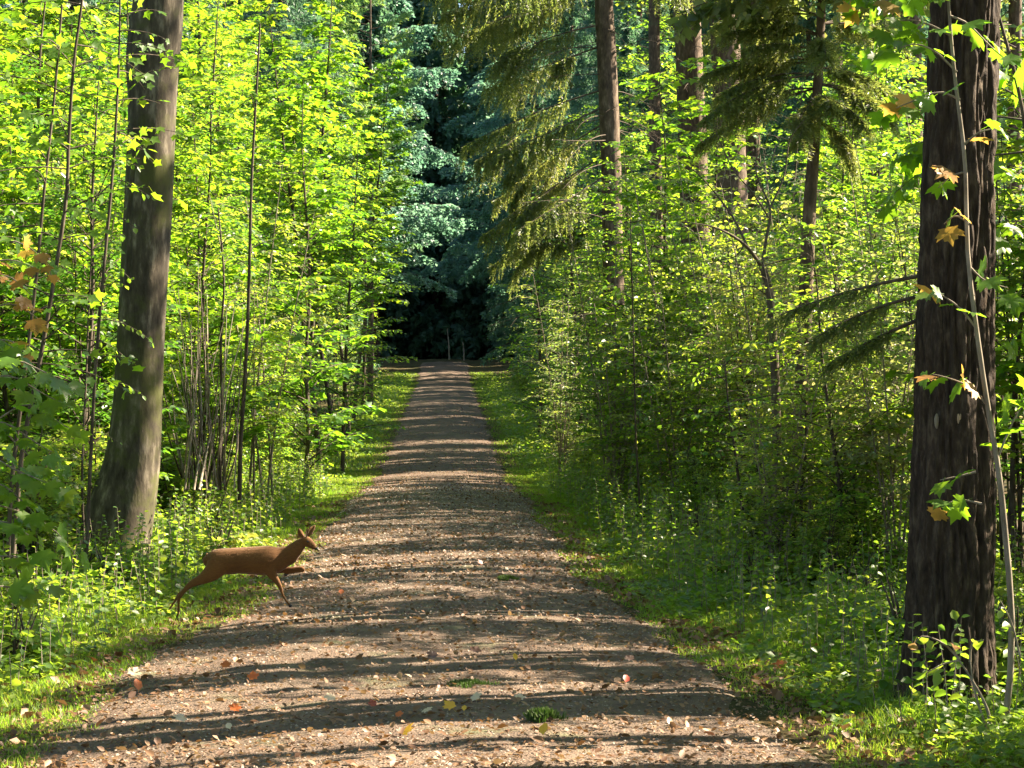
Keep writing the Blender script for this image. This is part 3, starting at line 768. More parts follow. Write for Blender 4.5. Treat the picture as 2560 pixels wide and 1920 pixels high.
belt(-1, 50, 130, 5.0, 7.0, 13.0, ['tall_a', 'tall_b'], [.5, .5], 'shaded', 'in the wood beyond the left thicket', 1.4, 1.9)
# right, first rows
belt(1, 17.5, 46, 0.85, 2.5, 3.5, ['hazel_a', 'hazel_b', 'beech_b', 'willow_a', 'pale_a'], [.25, .2, .2, .1, .25], 'glinting', 'on the right verge', 0.85, 1.1)
belt(1, 15.0, 50, 2.6, 3.9, 5.8, ['hazel_a', 'beech_a', 'maple_a', 'willow_a', 'dark_a', 'pale_a'], [.22, .2, .18, .1, .14, .16], 'sunlit', 'behind the right verge', 0.85, 1.1)
belt(1, 16, 50, 6.0, 6.5, 10.0, ['maple_a', 'beech_a', 'tall_b'], [.47, .46, .07], 'backlit', 'deep in the right thicket', 0.8, 1.05)
belt(1, 46, 84, 1.6, 2.2, 3.4, ['far_a', 'willow_a', 'far_b'], [.5, .25, .25], 'blue-green', 'along the far right side of the path', 0.7, 1.0)
belt(1, 48, 126, 2.5, 4.2, 7.0, ['far_a', 'far_b', 'tall_b'], [.5, .3, .2], 'teal', 'behind the far right side of the path', 1.0, 1.4)
belt(1, 52, 130, 6.0, 7.0, 14.0, ['tall_b', 'far_a'], [.6, .4], 'shaded', 'in the wood beyond the right thicket', 1.4, 1.8)
belt(-1, 84, 116, 1.7, 3.4, 4.4, ['far_a', 'far_b'], [.5, .5], 'bluish', 'beside the dark opening on its left', 0.75, 1.0)
belt(1, 84, 116, 1.7, 3.6, 4.8, ['far_a', 'far_b'], [.6, .4], 'bluish', 'beside the dark opening on its right', 0.75, 1.0)
belt(1, 50, 110, 2.6, 2.2, 2.8, ['bush'], [1.0], 'bluish', 'along the far right verge', 0.9, 1.5)
belt(1, 9, 40, 1.6, 2.3, 4.6, ['poles'], [1.0], 'leafy', 'among the shrubs right of the path', 0.8, 1.1)
belt(-1, 22, 40, 3.0, 2.4, 4.0, ['poles'], [1.0], 'leafy', 'among the shrubs left of the path', 0.8, 1.1)
# shade from outside the frame on the right
belt(1, 6, 17, 1.3, 3.0, 5.8, ['maple_a', 'hazel_a', 'beech_a', 'tall_b'], [.3, .35, .25, .1], 'dense', 'right of the thick ridged trunk', 0.85, 1.15)
belt(-1, 9.5, 24, .42, .5, 2.6, ['nettle'], [1.0], 'bright', 'on the left verge', .6, 1.3)
belt(1, 10.5, 26, .55, 1.2, 2.8, ['nettle'], [1.0], 'bright', 'on the right verge', .6, 1.2)
# bushes at the feet
for side, w in ((-1, 'at the foot of the left thicket'), (1, 'at the foot of the right thicket')):
    belt(side, 17.0 if side > 0 else 17.5, 60, 2.0, 1.9, 2.4, ['bush'], [1.0], 'leafy', w, 0.5, 1.0)
    belt(side, 18, 40, 1.6, 2.0, 3.6, ['bush'], [1.0], 'leafy', w, 0.7, 1.2)
# big conifers far off beside the gap
for (px, d, s, l) in ((1335, 118, 1.0, 'broad blue-green spruce right of the gap above the far end of the path'), (1430, 104, .9, 'blue-green spruce behind the main spruce boughs'),
                      (1530, 96, .9, 'blue-green spruce seen behind the main spruce trunk'), (1600, 84, .85, 'shaded spruce behind the row of bare trunks'),
                      (1780, 78, .85, 'shaded spruce between the bare trunks at the top right'), (1980, 72, .8, 'shaded spruce behind the drooping bough at the top right'),
                      (2200, 66, .8, 'shaded spruce left of the thick ridged trunk at the top'), (2480, 70, .8, 'shaded spruce right of the thick ridged trunk'),
                      (790, 108, .9, 'blue-green spruce behind the top of the left thicket'), (700, 92, .9, 'shaded spruce behind the treetops at upper left'),
                      (480, 84, .85, 'shaded spruce just right of the beech trunk top'), (240, 78, .85, 'shaded spruce behind the beech trunk'), (40, 72, .8, 'shaded spruce at the top left corner')):
    p = at(px, 900, d)
    if fine_proto is None:
        fine_proto = build_tree('spruce_tree', l, 'tree', FINE, 'narrow', M['spruce_hazed'], M['sprucebark'], put(p[0], d), 0, None, s)
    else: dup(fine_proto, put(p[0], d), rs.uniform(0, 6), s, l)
for (px, d, key, s, lb) in ((1530, 31, 'hazel_a', 1.25, 'tall glinting hazel directly in front of the main spruce trunk'), (1600, 33, 'beech_a', 1.1, 'slim beech just right of the foot of the main spruce'), 
    (1690, 30, 'hazel_a', 1.3, 'tall hazel below the first bare spruce trunk'), (1780, 29, 'hazel_a', 1.3, 'tall hazel below the thickest bare spruce trunk'), (1860, 27, 'hazel_a', 1.2, 'tall hazel behind the crooked leafless tree'),
    (1960, 25, 'hazel_a', 1.2, 'tall hazel behind the broken stump'), (2090, 23, 'maple_a', .9, 'maple behind the low needle bough'),
    (2200, 21, 'hazel_a', 1.1, 'hazel just left of the thick ridged trunk'), (2160, 26, 'beech_a', 1.1, 'layered beech left behind the thick ridged trunk'), (2520, 17, 'maple_b', 1.1, 'maple just right behind the thick ridged trunk'), (2450, 21, 'hazel_a', 1.2, 'hazel right behind the thick ridged trunk'),
    (2300, 24, 'maple_a', .95, 'maple hidden mostly behind the thick ridged trunk'), (1400, 42, 'willow_a', 1.15, 'feathery willow where the right thicket begins to turn blue'),
    (1700, 32, 'maple_a', 1.15, 'tall maple veiling the first bare trunk'), (1810, 31, 'maple_a', 1.15, 'tall maple veiling the thickest bare trunk'), (2080, 30, 'maple_a', 1.15, 'tall maple behind the crooked leafless tree, farther right'),
    (2160, 33, 'beech_a', 1.35, 'tall layered beech left of the thick ridged trunk, deep in the wood'), (1950, 34, 'beech_a', 1.3, 'tall layered beech right of the young spruce trunk'), (1450, 46, 'beech_a', 1.5, 'tall beech under the tips of the hanging boughs'), (1350, 60, 'far_b', 1.2, 'soft bluish tree below the lowest hanging bough'),
    (650, 28, 'hazel_a', 1.2, 'pale-stemmed hazel right of the tall dark-stemmed sapling'), (520, 27, 'maple_a', 1.0, 'maple right behind the tangle of bare brown stems'), (760, 33, 'maple_a', 1.2, 'tall yellow-green maple leaning towards the gap'), (860, 44, 'beech_a', 1.4, 'bright yellow beech nearest the gap on the left')):
    q = at(px, 900, d)
    plant(key, q[0], d, s, lb, None)
for (px, d, s, tl, lb) in ((800, 43, .95, 7, 'nearest of the high-crowned maples leaning over the gap from the left'), (842, 50, 1.0, 8, 'second high-crowned maple leaning over the gap from the left'), (872, 57, 1.05, 7, 'third high-crowned maple leaning over the gap from the left'),
    (885, 66, 1.15, 6, 'fourth high-crowned maple leaning over the gap from the left'), (905, 76, 1.2, 4, 'farthest high-crowned maple leaning over the gap from the left'), (760, 52, 1.2, 3, 'high-crowned maple behind those leaning over the gap')):
    q = at(px, 900, d)
    plant('tall_c', q[0], d, s, lb, None, tilt=(0, R(tl)))
for (px, d, key, s, lb) in ((1935, 17.8, 'hazel_b', .85, 'small hazel hiding the foot of the crooked leafless tree'), (2035, 18.6, 'hazel_a', .74, 'hazel hiding the lower trunk of the young spruce'), (2120, 17.5, 'beech_b', 1.0, 'small beech between young spruce and the thick ridged trunk'),
    (1330, 118, 'far_a', 1.0, 'last soft-leaved tree right of the dark opening'), (1300, 128, 'far_a', .9, 'soft-leaved tree at the right jamb of the dark opening'), (925, 122, 'far_b', .9, 'layered tree at the left jamb of the dark opening')):
    q = at(px, 900, d)
    plant(key, q[0], d, s, lb, None)
for (px, d, key, s, lb) in ((1535, 29, 'hazel_b', 1.3, 'bushy hazel low in front of the main spruce trunk'), (1570, 33, 'beech_b', 1.3, 'small layered beech at the foot of the main spruce'), (1700, 27, 'hazel_b', 1.2, 'bushy hazel midway between main spruce and the leafless tree')):
    q = at(px, 900, d)
    plant(key, q[0], d, s, lb, None)
print('belts', len(bpy.data.objects), round(time.time() - T0, 1))

# ------------------------------------------------------------------ the leaning beech
def trunk_from_px(pts, d, extra_top=None):
    """pts: (px, py, radius_px) from foot to top at distance d"""
    C, Rr = [], []
    for px, py, r in pts:
        C.append(at(px, py, d)); Rr.append(r * d / FPX)
    return np.array(C), np.array(Rr)
def ridged(P, Rr, k, n, fn, base=None):
    """dense trunk surface; fn(angle, height, radius) -> radius"""
    S = smooth_line(P, n); rr = np.interp(np.linspace(0, 1, n), np.linspace(0, 1, len(Rr)), Rr)
    T = nrm(np.gradient(S, axis=0))
    A = nrm(np.cross(T, np.array([0, 1., 0]))); B = np.cross(T, A)
    a = np.linspace(0, 2 * np.pi, k, endpoint=False)
    V = []
    for i in range(n):
        r = np.array([fn(x, S[i][2], rr[i]) for x in a])
        V.append(S[i] + r[:, None] * (np.cos(a)[:, None] * A[i] - np.sin(a)[:, None] * B[i]))
    V = np.concatenate(V)
    i = np.arange(k); j = (i + 1) % k; q = np.arange(n - 1)[:, None] * k
    return V, np.stack([q + i, q + j, q + j + k, q + i + k], -1).reshape(-1, 4)
BD = 19.6
P, Rr = trunk_from_px([(262, 1440, 104), (276, 1380, 94), (297, 1290, 85), (318, 1210, 76), (333, 1130, 68), (345, 1000, 61), (353, 850, 59), (362, 650, 60), (376, 400, 59), (384, 200, 61), (393, 60, 64), (398, -60, 61), (402, -600, 54), (395, -1700, 45), (390, -2600, 36)], BD)
bz = float(H(P[0][0], BD))
def beech_fn(a, z, r):
    w = noise.noise(Vector((math.cos(a) * 1.2, math.sin(a) * 1.2, z * 0.7))) * 0.06
    f = 1 + w + 0.10 * math.exp(-max(z - bz, 0) / 0.35) * (1.2 + math.cos(3 * a + 0.4))
    c = 0.0
    if 2.9 < z < 4.4:                                   # the long seam on the sunny side
        dc = (a - 5.25 + 0.05 * math.sin(z * 5)) / 0.06
        c = -0.10 * math.exp(-dc * dc) + 0.035 * math.exp(-((abs(dc) - 2.0) ** 2))
    b = 0.16 * math.exp(-((z - 5.05) / 0.35) ** 2) * max(0, math.cos(a - 5.9)) ** 2
    return r * (f + c + b)
t = thing('beech_tree', 'tall smooth-barked beech with mossy leaning trunk lit on its right side behind the deer', 'tree', tuple(P[0]))
o = link('trunk', new_mesh('trunk', *(lambda VF: (VF[0] - P[0], VF[1]))(ridged(P, Rr, 72, 200, beech_fn)), [M['beechbark']], True), t)
# crown above the frame
W, Ls = [], []
top = P[-1]
for i in range(26):
    az = rs.uniform(0, 6.28); b0 = P[-2] + (P[-1] - P[-2]) * rs.uniform(0.0, 1.0)
    w, l = bough(rs, b0 - P[0], az, rs.uniform(2.5, 4.5), 35, 5, 22, 0.9, 10, 0.14, hang=0.0, r0=0.05)
    W.append(w); Ls.append(l)
link('crown', leaves_mesh('crown', cat_leaves(Ls), 'rhomb', M['beech']), t, kind='stuff')
link('limbs', new_mesh('limbs', *join(W), [M['beechbark']], True), t)

# unseen beeches added to block skylight over and behind the path
def sky_blocker_tree(label, x, y, hz, rad, n=40):
    z0 = float(H(x, y)); t = thing('beech_tree', label, 'tree', (x, y, z0), 'unseen beeches added to block the sky over the path')
    Pc = np.array([(0, 0, -.1), (.1, .05, 3), (0, .1, 7), (.15, 0, 12), (.1, .1, hz + 4)])
    link('trunk', new_mesh('trunk', *tube_arrays(smooth_line(Pc, 20), np.linspace(.26, .05, 20), 14), [M['beechbark']], True), t)
    W, Ls = [], []
    for i in range(n):
        zz = hz + 5 * (i / n)
        w, l = bough(rs, np.array([0.1, 0, zz]), rs.uniform(0, 6.28), rad * rs.uniform(.5, 1.1), 25, 0, 30, 1.1, 10, 0.22, hang=0.0, r0=.05)
        W.append(w); Ls.append(l)
    link('crown', leaves_mesh('crown', cat_leaves(Ls), 'rhomb', M['beech']), t, kind='stuff')
    link('limbs', new_mesh('limbs', *join(W), [M['beechbark']], True), t)
    return t
CT = sky_blocker_tree('unseen wide-crowned beech added to block the sky over the path', -7.5, 9.0, 9.5, 6.5)
for (x, y, s) in ((-6.5, -3, 1.0), (-9, 26, 1.05), (-8.5, 38, 1.1), (-13, 16, 1.1), (1.8, -6, 1.0), (-4.5, -10, 1.1), (-1.5, -14, 1.0), (-14, 32, 1.2), (-5.5, 13, 1.0), (-4, -5, 1.0), (0.5, -10, 1.1), (5, -9, 1.0), (-9, 2, 1.1), (-12, 8, 1.1), (-9.5, 31, 1.1), (-15, 52, 1.2), (-16, 44, 1.2), (5, -2, 1.0)):
    dup(CT, put(x, y), rs.uniform(0, 6), s, 'unseen wide-crowned beech added to block the sky over the path', 'unseen beeches added to block the sky over the path')

# straight young trunks of the wood to the right, whose shadows bar the path
def pole_tree(label, x, y, h, r):
    z0 = float(H(x, y)); t = thing('young_pine_tree', label, 'tree', (x, y, z0), 'slim straight trunks in the wood right of the path')
    Pc = np.array([(0, 0, -.1), (.03, .02, h * .3), (-.02, .04, h * .6), (.03, 0, h)])
    link('trunk', new_mesh('trunk', *tube_arrays(smooth_line(Pc, 14), np.linspace(r, r * .45, 14), 10), [M['sprucebark']], True), t)
    W, Ls = [], []
    for i in range(9):
        w, l = bough(rs, np.array([0, 0, h * (.86 + .14 * i / 9)]), rs.uniform(0, 6.28), rs.uniform(.8, 1.5), 15, -10, 12, .45, 10, .14, hang=.4, r0=.015)
        W.append(w); Ls.append(l)
    link('crown', leaves_mesh('crown', cat_leaves(Ls), 'rhomb', M['spruce']), t, kind='stuff')
    link('limbs', new_mesh('limbs', *join(W), [M['sprucebark']], True), t, kind='stuff')
    return t
PT = [pole_tree('slim straight trunk in the wood right of the path', 4.5, 12, 11.5, .085), pole_tree('slim straight trunk in the wood right of the path', 7.5, 17, 13, .12)]
yy = 6.5
while yy < 44:
    x = yy * .263 + rs.uniform(.35, 5.5)
    if abs(yy - (19.6 + .36 * (x + 3.7))) < .75: x = yy * .263 + rs.uniform(.35, 5.5); yy += .9
    dup(PT[int(rs.integers(2))], put(x, yy), rs.uniform(0, 6), (lambda q: (q, q, rs.uniform(.85, 1.1)))(float(rs.choice([.4, .6, .9, 1.3, 1.9]))), 'slim straight trunk in the wood right of the path', tilt=(R(rs.normal(0, 3)), R(rs.normal(0, 4))))
    yy += float(rs.choice([.12, .3, .7, 1.5]))
for d in np.arange(49, 106, 4.6):  # half-grown spruces added to keep the sun off the far path
    x = path_x(d) + rs.uniform(6.5, 10.5)
    dup(fine_proto, put(x, float(d)), rs.uniform(0, 6), rs.uniform(.45, .6), 'half-grown spruce added on the right to shade the far path', 'half-grown spruces added on the right to shade the far path')
# crowns above the dark opening, their haze painted into the leaf colour
def far_crown(x, y, s, lb):
    z0 = float(H(x, y)); t = thing('lime_tree', lb, 'tree', (x, y, z0 - .1), None, rs.uniform(0, 6), 1)
    t.scale = s
    link('trunk', new_mesh('trunk', *tube_arrays(np.array([(0, 0, -.1), (.1, 0, 6), (0, 0, 15)]), [.28, .2, .06], 10), [M['firbark']], True), t)  # near-black bark paints the shade onto the lime trunk
    W, Ls = [], []
    for i in range(60):
        w, l = bough(rs, np.array([0, 0, 6.0 + 14 * i / 60]), rs.uniform(0, 6.28), (5.6 - 3.2 * (i / 60) ** 2) * rs.uniform(.6, 1.1), rs.uniform(5, 35), rs.uniform(-40, 0), 38, 1.3, 10, .28, hang=.6, r0=.05)
        W.append(w); Ls.append(l)
    link('crown', leaves_mesh('crown', cat_leaves(Ls), 'rhomb', M['willow_hazed']), t, kind='stuff')
    link('limbs', new_mesh('limbs', *join(W), [M['firbark']], True), t, kind='stuff')
far_crown(1.3, 121, (1.1, 1.1, 1.0), 'broad haze-tinted lime crown hanging over the dark opening from the right')
far_crown(-10.6, 130, (1.4, 1.4, .95), 'haze-tinted lime crown above the left side of the dark opening')
far_crown(0.8, 143, (1.5, 1.5, 1.1), 'haze-tinted lime crown right above the dark opening')
far_crown(-10.8, 153, (1.6, 1.6, 1.45), 'tall haze-tinted lime crown filling the gap high above the dark opening')
for (x, y) in ((5, 112), (8, 117), (5.5, 124), (9, 129), (5, 133), (12, 122), (13, 135), (9, 108), (12, 112), (8, 138), (15, 128)):  # spruces added to shade the path end, kept below the sunlit lime crowns
    dup(fine_proto, put(x, y), rs.uniform(0, 6), rs.uniform(.45, .55), 'spruce added on the right to shade the path near the dark opening', 'spruces added on the right to shade the path near the dark opening')

# ------------------------------------------------------------------ the thick ridged trunk on the right
ND = 10.7
P, Rr = trunk_from_px([(2368, 1800, 128), (2370, 1735, 113), (2373, 1650, 106), (2376, 1450, 101), (2380, 1200, 96), (2383, 1000, 93), (2388, 700, 87), (2397, 400, 84), (2405, 200, 82), (2412, 0, 80), (2420, -500, 76), (2430, -2500, 62), (2440, -5000, 40)], ND)
nz = float(H(P[0][0], ND))
def fir_fn(a, z, r):
    x, y = math.cos(a), math.sin(a)
    w = noise.noise(Vector((x * 0.9, y * 0.9, z * 0.5))) * 0.05
    v = Vector((x * 4.6, y * 4.6, z * 1.9))
    n1 = abs(noise.noise(v + Vector((noise.noise(Vector((x * 2, y * 2, z * 2.2))) * .9, 3, 0)))) * 2
    n2 = abs(noise.noise(Vector((x * 11, y * 11, z * 6.5)))) * 2
    ridge = min(1, n1 * 1.7) * 0.15 + min(1, n2 * 1.5) * 0.05 - 0.12
    lobes = 0.035 * math.cos(5 * a + 0.6 * z)
    flare = 0.16 * math.exp(-max(z - nz, 0) / 0.16) * (1 + 0.6 * math.cos(4 * a + 1))
    return r * (1 + w + ridge + lobes + flare)
near = thing('fir_tree', 'thick dark trunk with deep vertical bark ridges standing beside the right edge of the picture', 'tree', tuple(P[0]))
k_ = 8
Pn = smooth_line(P, 60)
VF = ridged(P[:10], Rr[:10], 150, 330, fir_fn)
link('trunk', new_mesh('trunk', VF[0] - P[0], VF[1], [M['firbark']], True), near)
link('upper_trunk', new_mesh('upper_trunk', *(lambda a: (a[0] - P[0], a[1]))(tube_arrays(P[9:], Rr[9:] * 1.02, 16)), [M['firbark']], True), near)
W, Ls = [], []
for i in range(60):
    z = rs.uniform(6.0, 13.0); f = np.array([np.interp(z, P[:, 2], P[:, 0]), ND, z]) - P[0]
    w, l = bough(rs, f, rs.uniform(0, 6.28), rs.uniform(1.5, 2.8), 0, -25, 14, 0.55, 14, 0.12, hang=0.7)
    W.append(w); Ls.append(l)
link('crown', leaves_mesh('crown', cat_leaves(Ls), 'rhomb', M['spruce']), near, kind='stuff')
link('limbs', new_mesh('limbs', *join(W), [M['firbark']], True), near)
# two pale blaze marks on the bark
def scar(px, py, w, h, mat, lab_):
    c = at(px, py, ND); ax = np.interp(c[2], P[:, 2], P[:, 0]); r = np.interp(c[2], P[:, 2], Rr) * 1.03
    x = c[0] * (ND - r) / ND - ax
    a = math.asin(max(-1, min(1, x / r)))
    nr = np.array([math.sin(a), -math.cos(a), 0]); tg = np.array([math.cos(a), math.sin(a), 0])
    V = []; K = 14
    for ring, dp in ((1.0, -0.006), (0.75, 0.006), (0.3, 0.009)):
        for i in range(K):
            b = 2 * math.pi * i / K
            q = (w / 2) * math.cos(b) * (1 + .15 * math.sin(3 * b)); s = (h / 2) * math.sin(b)
            V.append(np.array([ax, ND, c[2]]) + nr * (r + dp) + tg * q * ring + np.array([0, 0, s * ring]))
    V = np.array(V) - P[0]
    F = [(rg * K + i, rg * K + (i + 1) % K, (rg + 1) * K + (i + 1) % K, (rg + 1) * K + i) for rg in range(2) for i in range(K)]
    F += [(2 * K + i, 2 * K + i + 1, 2 * K + K - 2 - i, 2 * K + K - 1 - i) for i in range(K // 2 - 1)]
    o = link('bark_scar', new_mesh('bark_scar', V, np.array(F), [mat], True), near); o['label'] = lab_
scar(2345, 1052, 0.026, 0.085, M['palestem'], 'small pale grey-green bark scar')
scar(2397, 1045, 0.030, 0.075, M['splinter'], 'small pinkish bark scar')
# a low needle-bearing bough reaching left from the trunk
def needle_bough(parent, origin, p0, az, L, e0, e1, nsp, splen, m, bl, hang, r0=0.012, mat='spruce'):
    w, l = bough(rs, np.array(p0) - origin, az, L, e0, e1, nsp, splen, m, bl, hang, r0)
    o = link('bough', new_mesh('bough', *w, [M['deadwood']], True), parent)
    link('needles', leaves_mesh('needles', l, 'needle', M[mat]), o, kind='stuff')
for (px, py, az, L, e0, e1) in ((2300, 690, 3.05, 0.78, -8, -22), (2300, 740, 3.35, 0.62, -10, -30), (2295, 800, 2.8, 0.5, -20, -30)):
    p = at(px, py, ND + 0.1)
    needle_bough(near, P[0], p, az, L * 1.1, e0, e1, 60, 0.22, 36, 0.036, 0.45)

# ------------------------------------------------------------------ spruces on the right
def dead_branch(p, az, L, e0, e1, r0, n=9):
    u = np.linspace(0, 1, n); e = R(e0) + (R(e1) - R(e0)) * u; st = L / (n - 1)
    h = np.array([np.cos(az), np.sin(az), 0]); sd = np.array([-h[1], h[0], 0]); w = np.cumsum(rs.normal(0, .07, n))
    B = np.zeros((n, 3)); B[0] = p
    for i in range(1, n): B[i] = B[i - 1] + st * (h * np.cos(e[i]) + sd * w[i] * .5 + np.array([0, 0, np.sin(e[i])]))
    parts = [tube_arrays(B, np.linspace(r0, 0.002, n), 5)]
    for j in range(int(L * 5)):
        q = int(rs.integers(2, n - 1)); sg = rs.choice([-1, 1]); l = rs.uniform(.1, .35) * L * .6
        d = nrm((B[q] - B[q - 1]) / st * .8 + sg * sd * .7 + np.array([0, 0, rs.uniform(-.6, .2)]))
        parts.append(tube_arrays(np.stack([B[q], B[q] + d * l * .5, B[q] + d * l + np.array([0, 0, -.1 * l])]), [0.004, 0.003, 0.0015], 3))
    return join(parts)
def spruce_pole(label, pts, d, ndead, zr, crown=(8.5, 17), parts_each=False, lens=(0.6, 1.8), crad=2.2, ncr=46):
    P, Rr = trunk_from_px(pts, d)
    g = float(H(P[0][0], d)); P = P.copy(); P[0][2] = g - 0.1
    t = thing('spruce_tree', label, 'tree', tuple(P[0]))
    z0 = g; fn = lambda a, z, r: r * (1 + 0.06 * noise.noise(Vector((math.cos(a) * 3, math.sin(a) * 3, z * 2.5))) + 0.22 * math.exp(-max(z - z0, 0) / .4))
    V, F = ridged(P, Rr, 28, 160, fn)
    link('trunk', new_mesh('trunk', V - P[0], F, [M['sprucebark']], True), t)
    acc = []
    for i in range(ndead):
        z = rs.uniform(*zr); c = np.array([np.interp(z, P[:, 2], P[:, 0]), d, z]) - P[0]
        az = rs.uniform(0, 6.28); L = rs.uniform(*lens)
        b = dead_branch(c, az, L, rs.uniform(-10, 15), rs.uniform(-45, 5), 0.011)
        if parts_each: link('dead_branch', new_mesh('dead_branch', *b, [M['deadwood']], True), t)
        else: acc.append(b)
    if acc: link('dead_branches', new_mesh('dead_branches', *join(acc), [M['deadwood']], True), t, kind='stuff')
    W, Ls = [], []
    for i in range(ncr):
        z = crown[0] + (crown[1] - crown[0]) * (i / ncr); c = np.array([np.interp(z, P[:, 2], P[:, 0]), d, z]) - P[0]
        w, l = bough(rs, c, rs.uniform(0, 6.28), crad * (1.1 - 0.8 * i / ncr) * rs.uniform(.7, 1.1), 0, -25, 14, 0.6, 10, 0.17, hang=.8)
        W.append(w); Ls.append(l)
    link('crown', leaves_mesh('crown', cat_leaves(Ls), 'rhomb', M['spruce']), t, kind='stuff')
    link('limbs', new_mesh('limbs', *join(W), [M['sprucebark']], True), t)
    return t, P
SDm = 38.0
ms, MP = spruce_pole('spruce with slender straight trunk and hanging olive boughs reaching left over the path', 
                     [(1548, 1350, 30), (1545, 1200, 28), (1540, 900, 26), (1535, 760, 26), (1527, 400, 25), (1515, 100, 24), (1508, -100, 23), (1490, -1500, 12)], SDm, 40, (2.4, 9.9), (10.6, 18), True, (1.0, 2.9), crad=3.0)
def main_bough(z, az, L, e0, e1, nsp, splen, hang=1.0, m=30, bl=0.085):
    c = np.array([np.interp(z, MP[:, 2], MP[:, 0]), SDm, z])
    needle_bough(ms, MP[0], c, az + rs.normal(0, .1), L * 1.31 * rs.uniform(.9, 1.08), e0 + rs.normal(0, 4), e1 + rs.normal(0, 6), int(nsp * 1.35), splen * 1.35, 44, bl * 1.25, hang * 1.4, 0.02)
def zpx(py, d=SDm): return CAMZ - (py - HOR) * d / FPX
for (py, az, L, e0, e1, nsp, spl, hg) in (
        (-190, 3.1, 3.2, 2, -12, 44, 0.75, 1.2), (-120, 3.35, 2.9, -5, -14, 42, 0.75, 1.2), (-60, 2.9, 2.7, -6, -12, 40, 0.7, 1.2), (-10, 3.25, 2.4, -8, -22, 38, 0.7, 1.2),
        (60, 3.6, 2.0, -10, -26, 34, 0.65, 1.1), (-150, 3.8, 2.6, 0, -20, 40, 0.7, 1.2), (-80, 4.2, 2.0, -5, -25, 30, 0.6, 1.1), (110, 3.0, 2.0, -18, -28, 34, 0.55, 1.1),
        (220, 3.15, 2.5, -22, -34, 40, 0.55, 1.0), (260, 3.5, 2.0, -28, -36, 36, 0.55, 1.0), (300, 2.9, 2.3, -30, -40, 36, 0.5, .9),
        (380, 3.2, 2.35, -30, -36, 40, 0.5, .9), (430, 3.6, 1.9, -30, -34, 34, 0.5, .9), (480, 3.0, 2.2, -26, -30, 36, 0.45, .8), (520, 3.3, 1.5, -25, -30, 28, 0.45, .8),
        (-140, 0.2, 1.8, 0, -20, 30, 0.6, 1.1), (-90, 5.6, 1.5, 0, -25, 26, 0.6, 1.1), (-160, 0.9, 2.2, 5, -20, 30, 0.6, 1.1)):
    main_bough(zpx(py), az, L, e0, e1, nsp, spl, hg)
    for k_ in range(2):
        f = rs.uniform(.15, .75) * L * 1.31; ee = R(e0 + (e1 - e0) * .4)
        c = np.array([np.interp(zpx(py), MP[:, 2], MP[:, 0]) + math.cos(az) * f * math.cos(ee), SDm + math.sin(az) * f * math.cos(ee), zpx(py) + f * math.sin(ee)])
        needle_bough(ms, MP[0], c, az + rs.choice([-1, 1]) * rs.uniform(.3, .9), L * rs.uniform(.3, .6), e0 + rs.normal(-8, 8), e1 + rs.normal(-8, 10), int(nsp * .8), spl * rs.uniform(.7, 1.5), 40, .10, hg * rs.uniform(.7, 1.6), .01)
spruce_pole('first bare spruce trunk right of the main spruce with lit right side', [(1745, 1300, 40), (1738, 600, 37), (1725, 200, 34), (1715, 0, 33), (1708, -200, 32), (1690, -1500, 16)], 42.0, 26, (5.5, 11.5), (12.5, 20))
spruce_pole('thickest bare spruce trunk in the group at the top right with a strong sunlit edge', [(1845, 1300, 44), (1832, 600, 40), (1818, 200, 37), (1805, 0, 35), (1798, -200, 34), (1780, -1500, 16)], 41.0, 24, (5.5, 11.5), (12.5, 20))
spruce_pole('thin spruce trunk just right of the thickest bare trunk', [(1890, 1280, 24), (1882, 500, 21), (1878, 0, 19), (1875, -1200, 10)], 50.0, 18, (6, 11), (11, 18))
spruce_pole('thin pale spruce trunk above the drooping bough at the top right', [(2090, 1280, 24), (2088, 500, 20), (2088, 0, 17), (2086, -1200, 9)], 52.0, 16, (6, 11), (11, 18))
spruce_pole('pale sunlit spruce trunk just left of the thick ridged trunk', [(2290, 1250, 26), (2286, 500, 22), (2284, 0, 19), (2280, -1200, 10)], 48.0, 22, (5, 10), (10.5, 18))
spruce_pole('slim sunlit spruce trunk right of the thick ridged trunk', [(2535, 1250, 22), (2535, 500, 18), (2538, 0, 16), (2540, -1200, 9)], 50.0, 20, (5, 10), (10.5, 18))
spruce_pole('slender spruce trunk between the hanging boughs and the bare trunks', [(1655, 1250, 18), (1640, 500, 15), (1635, 0, 14), (1630, -1200, 9)], 50.0, 16, (6, 12), (13, 20))
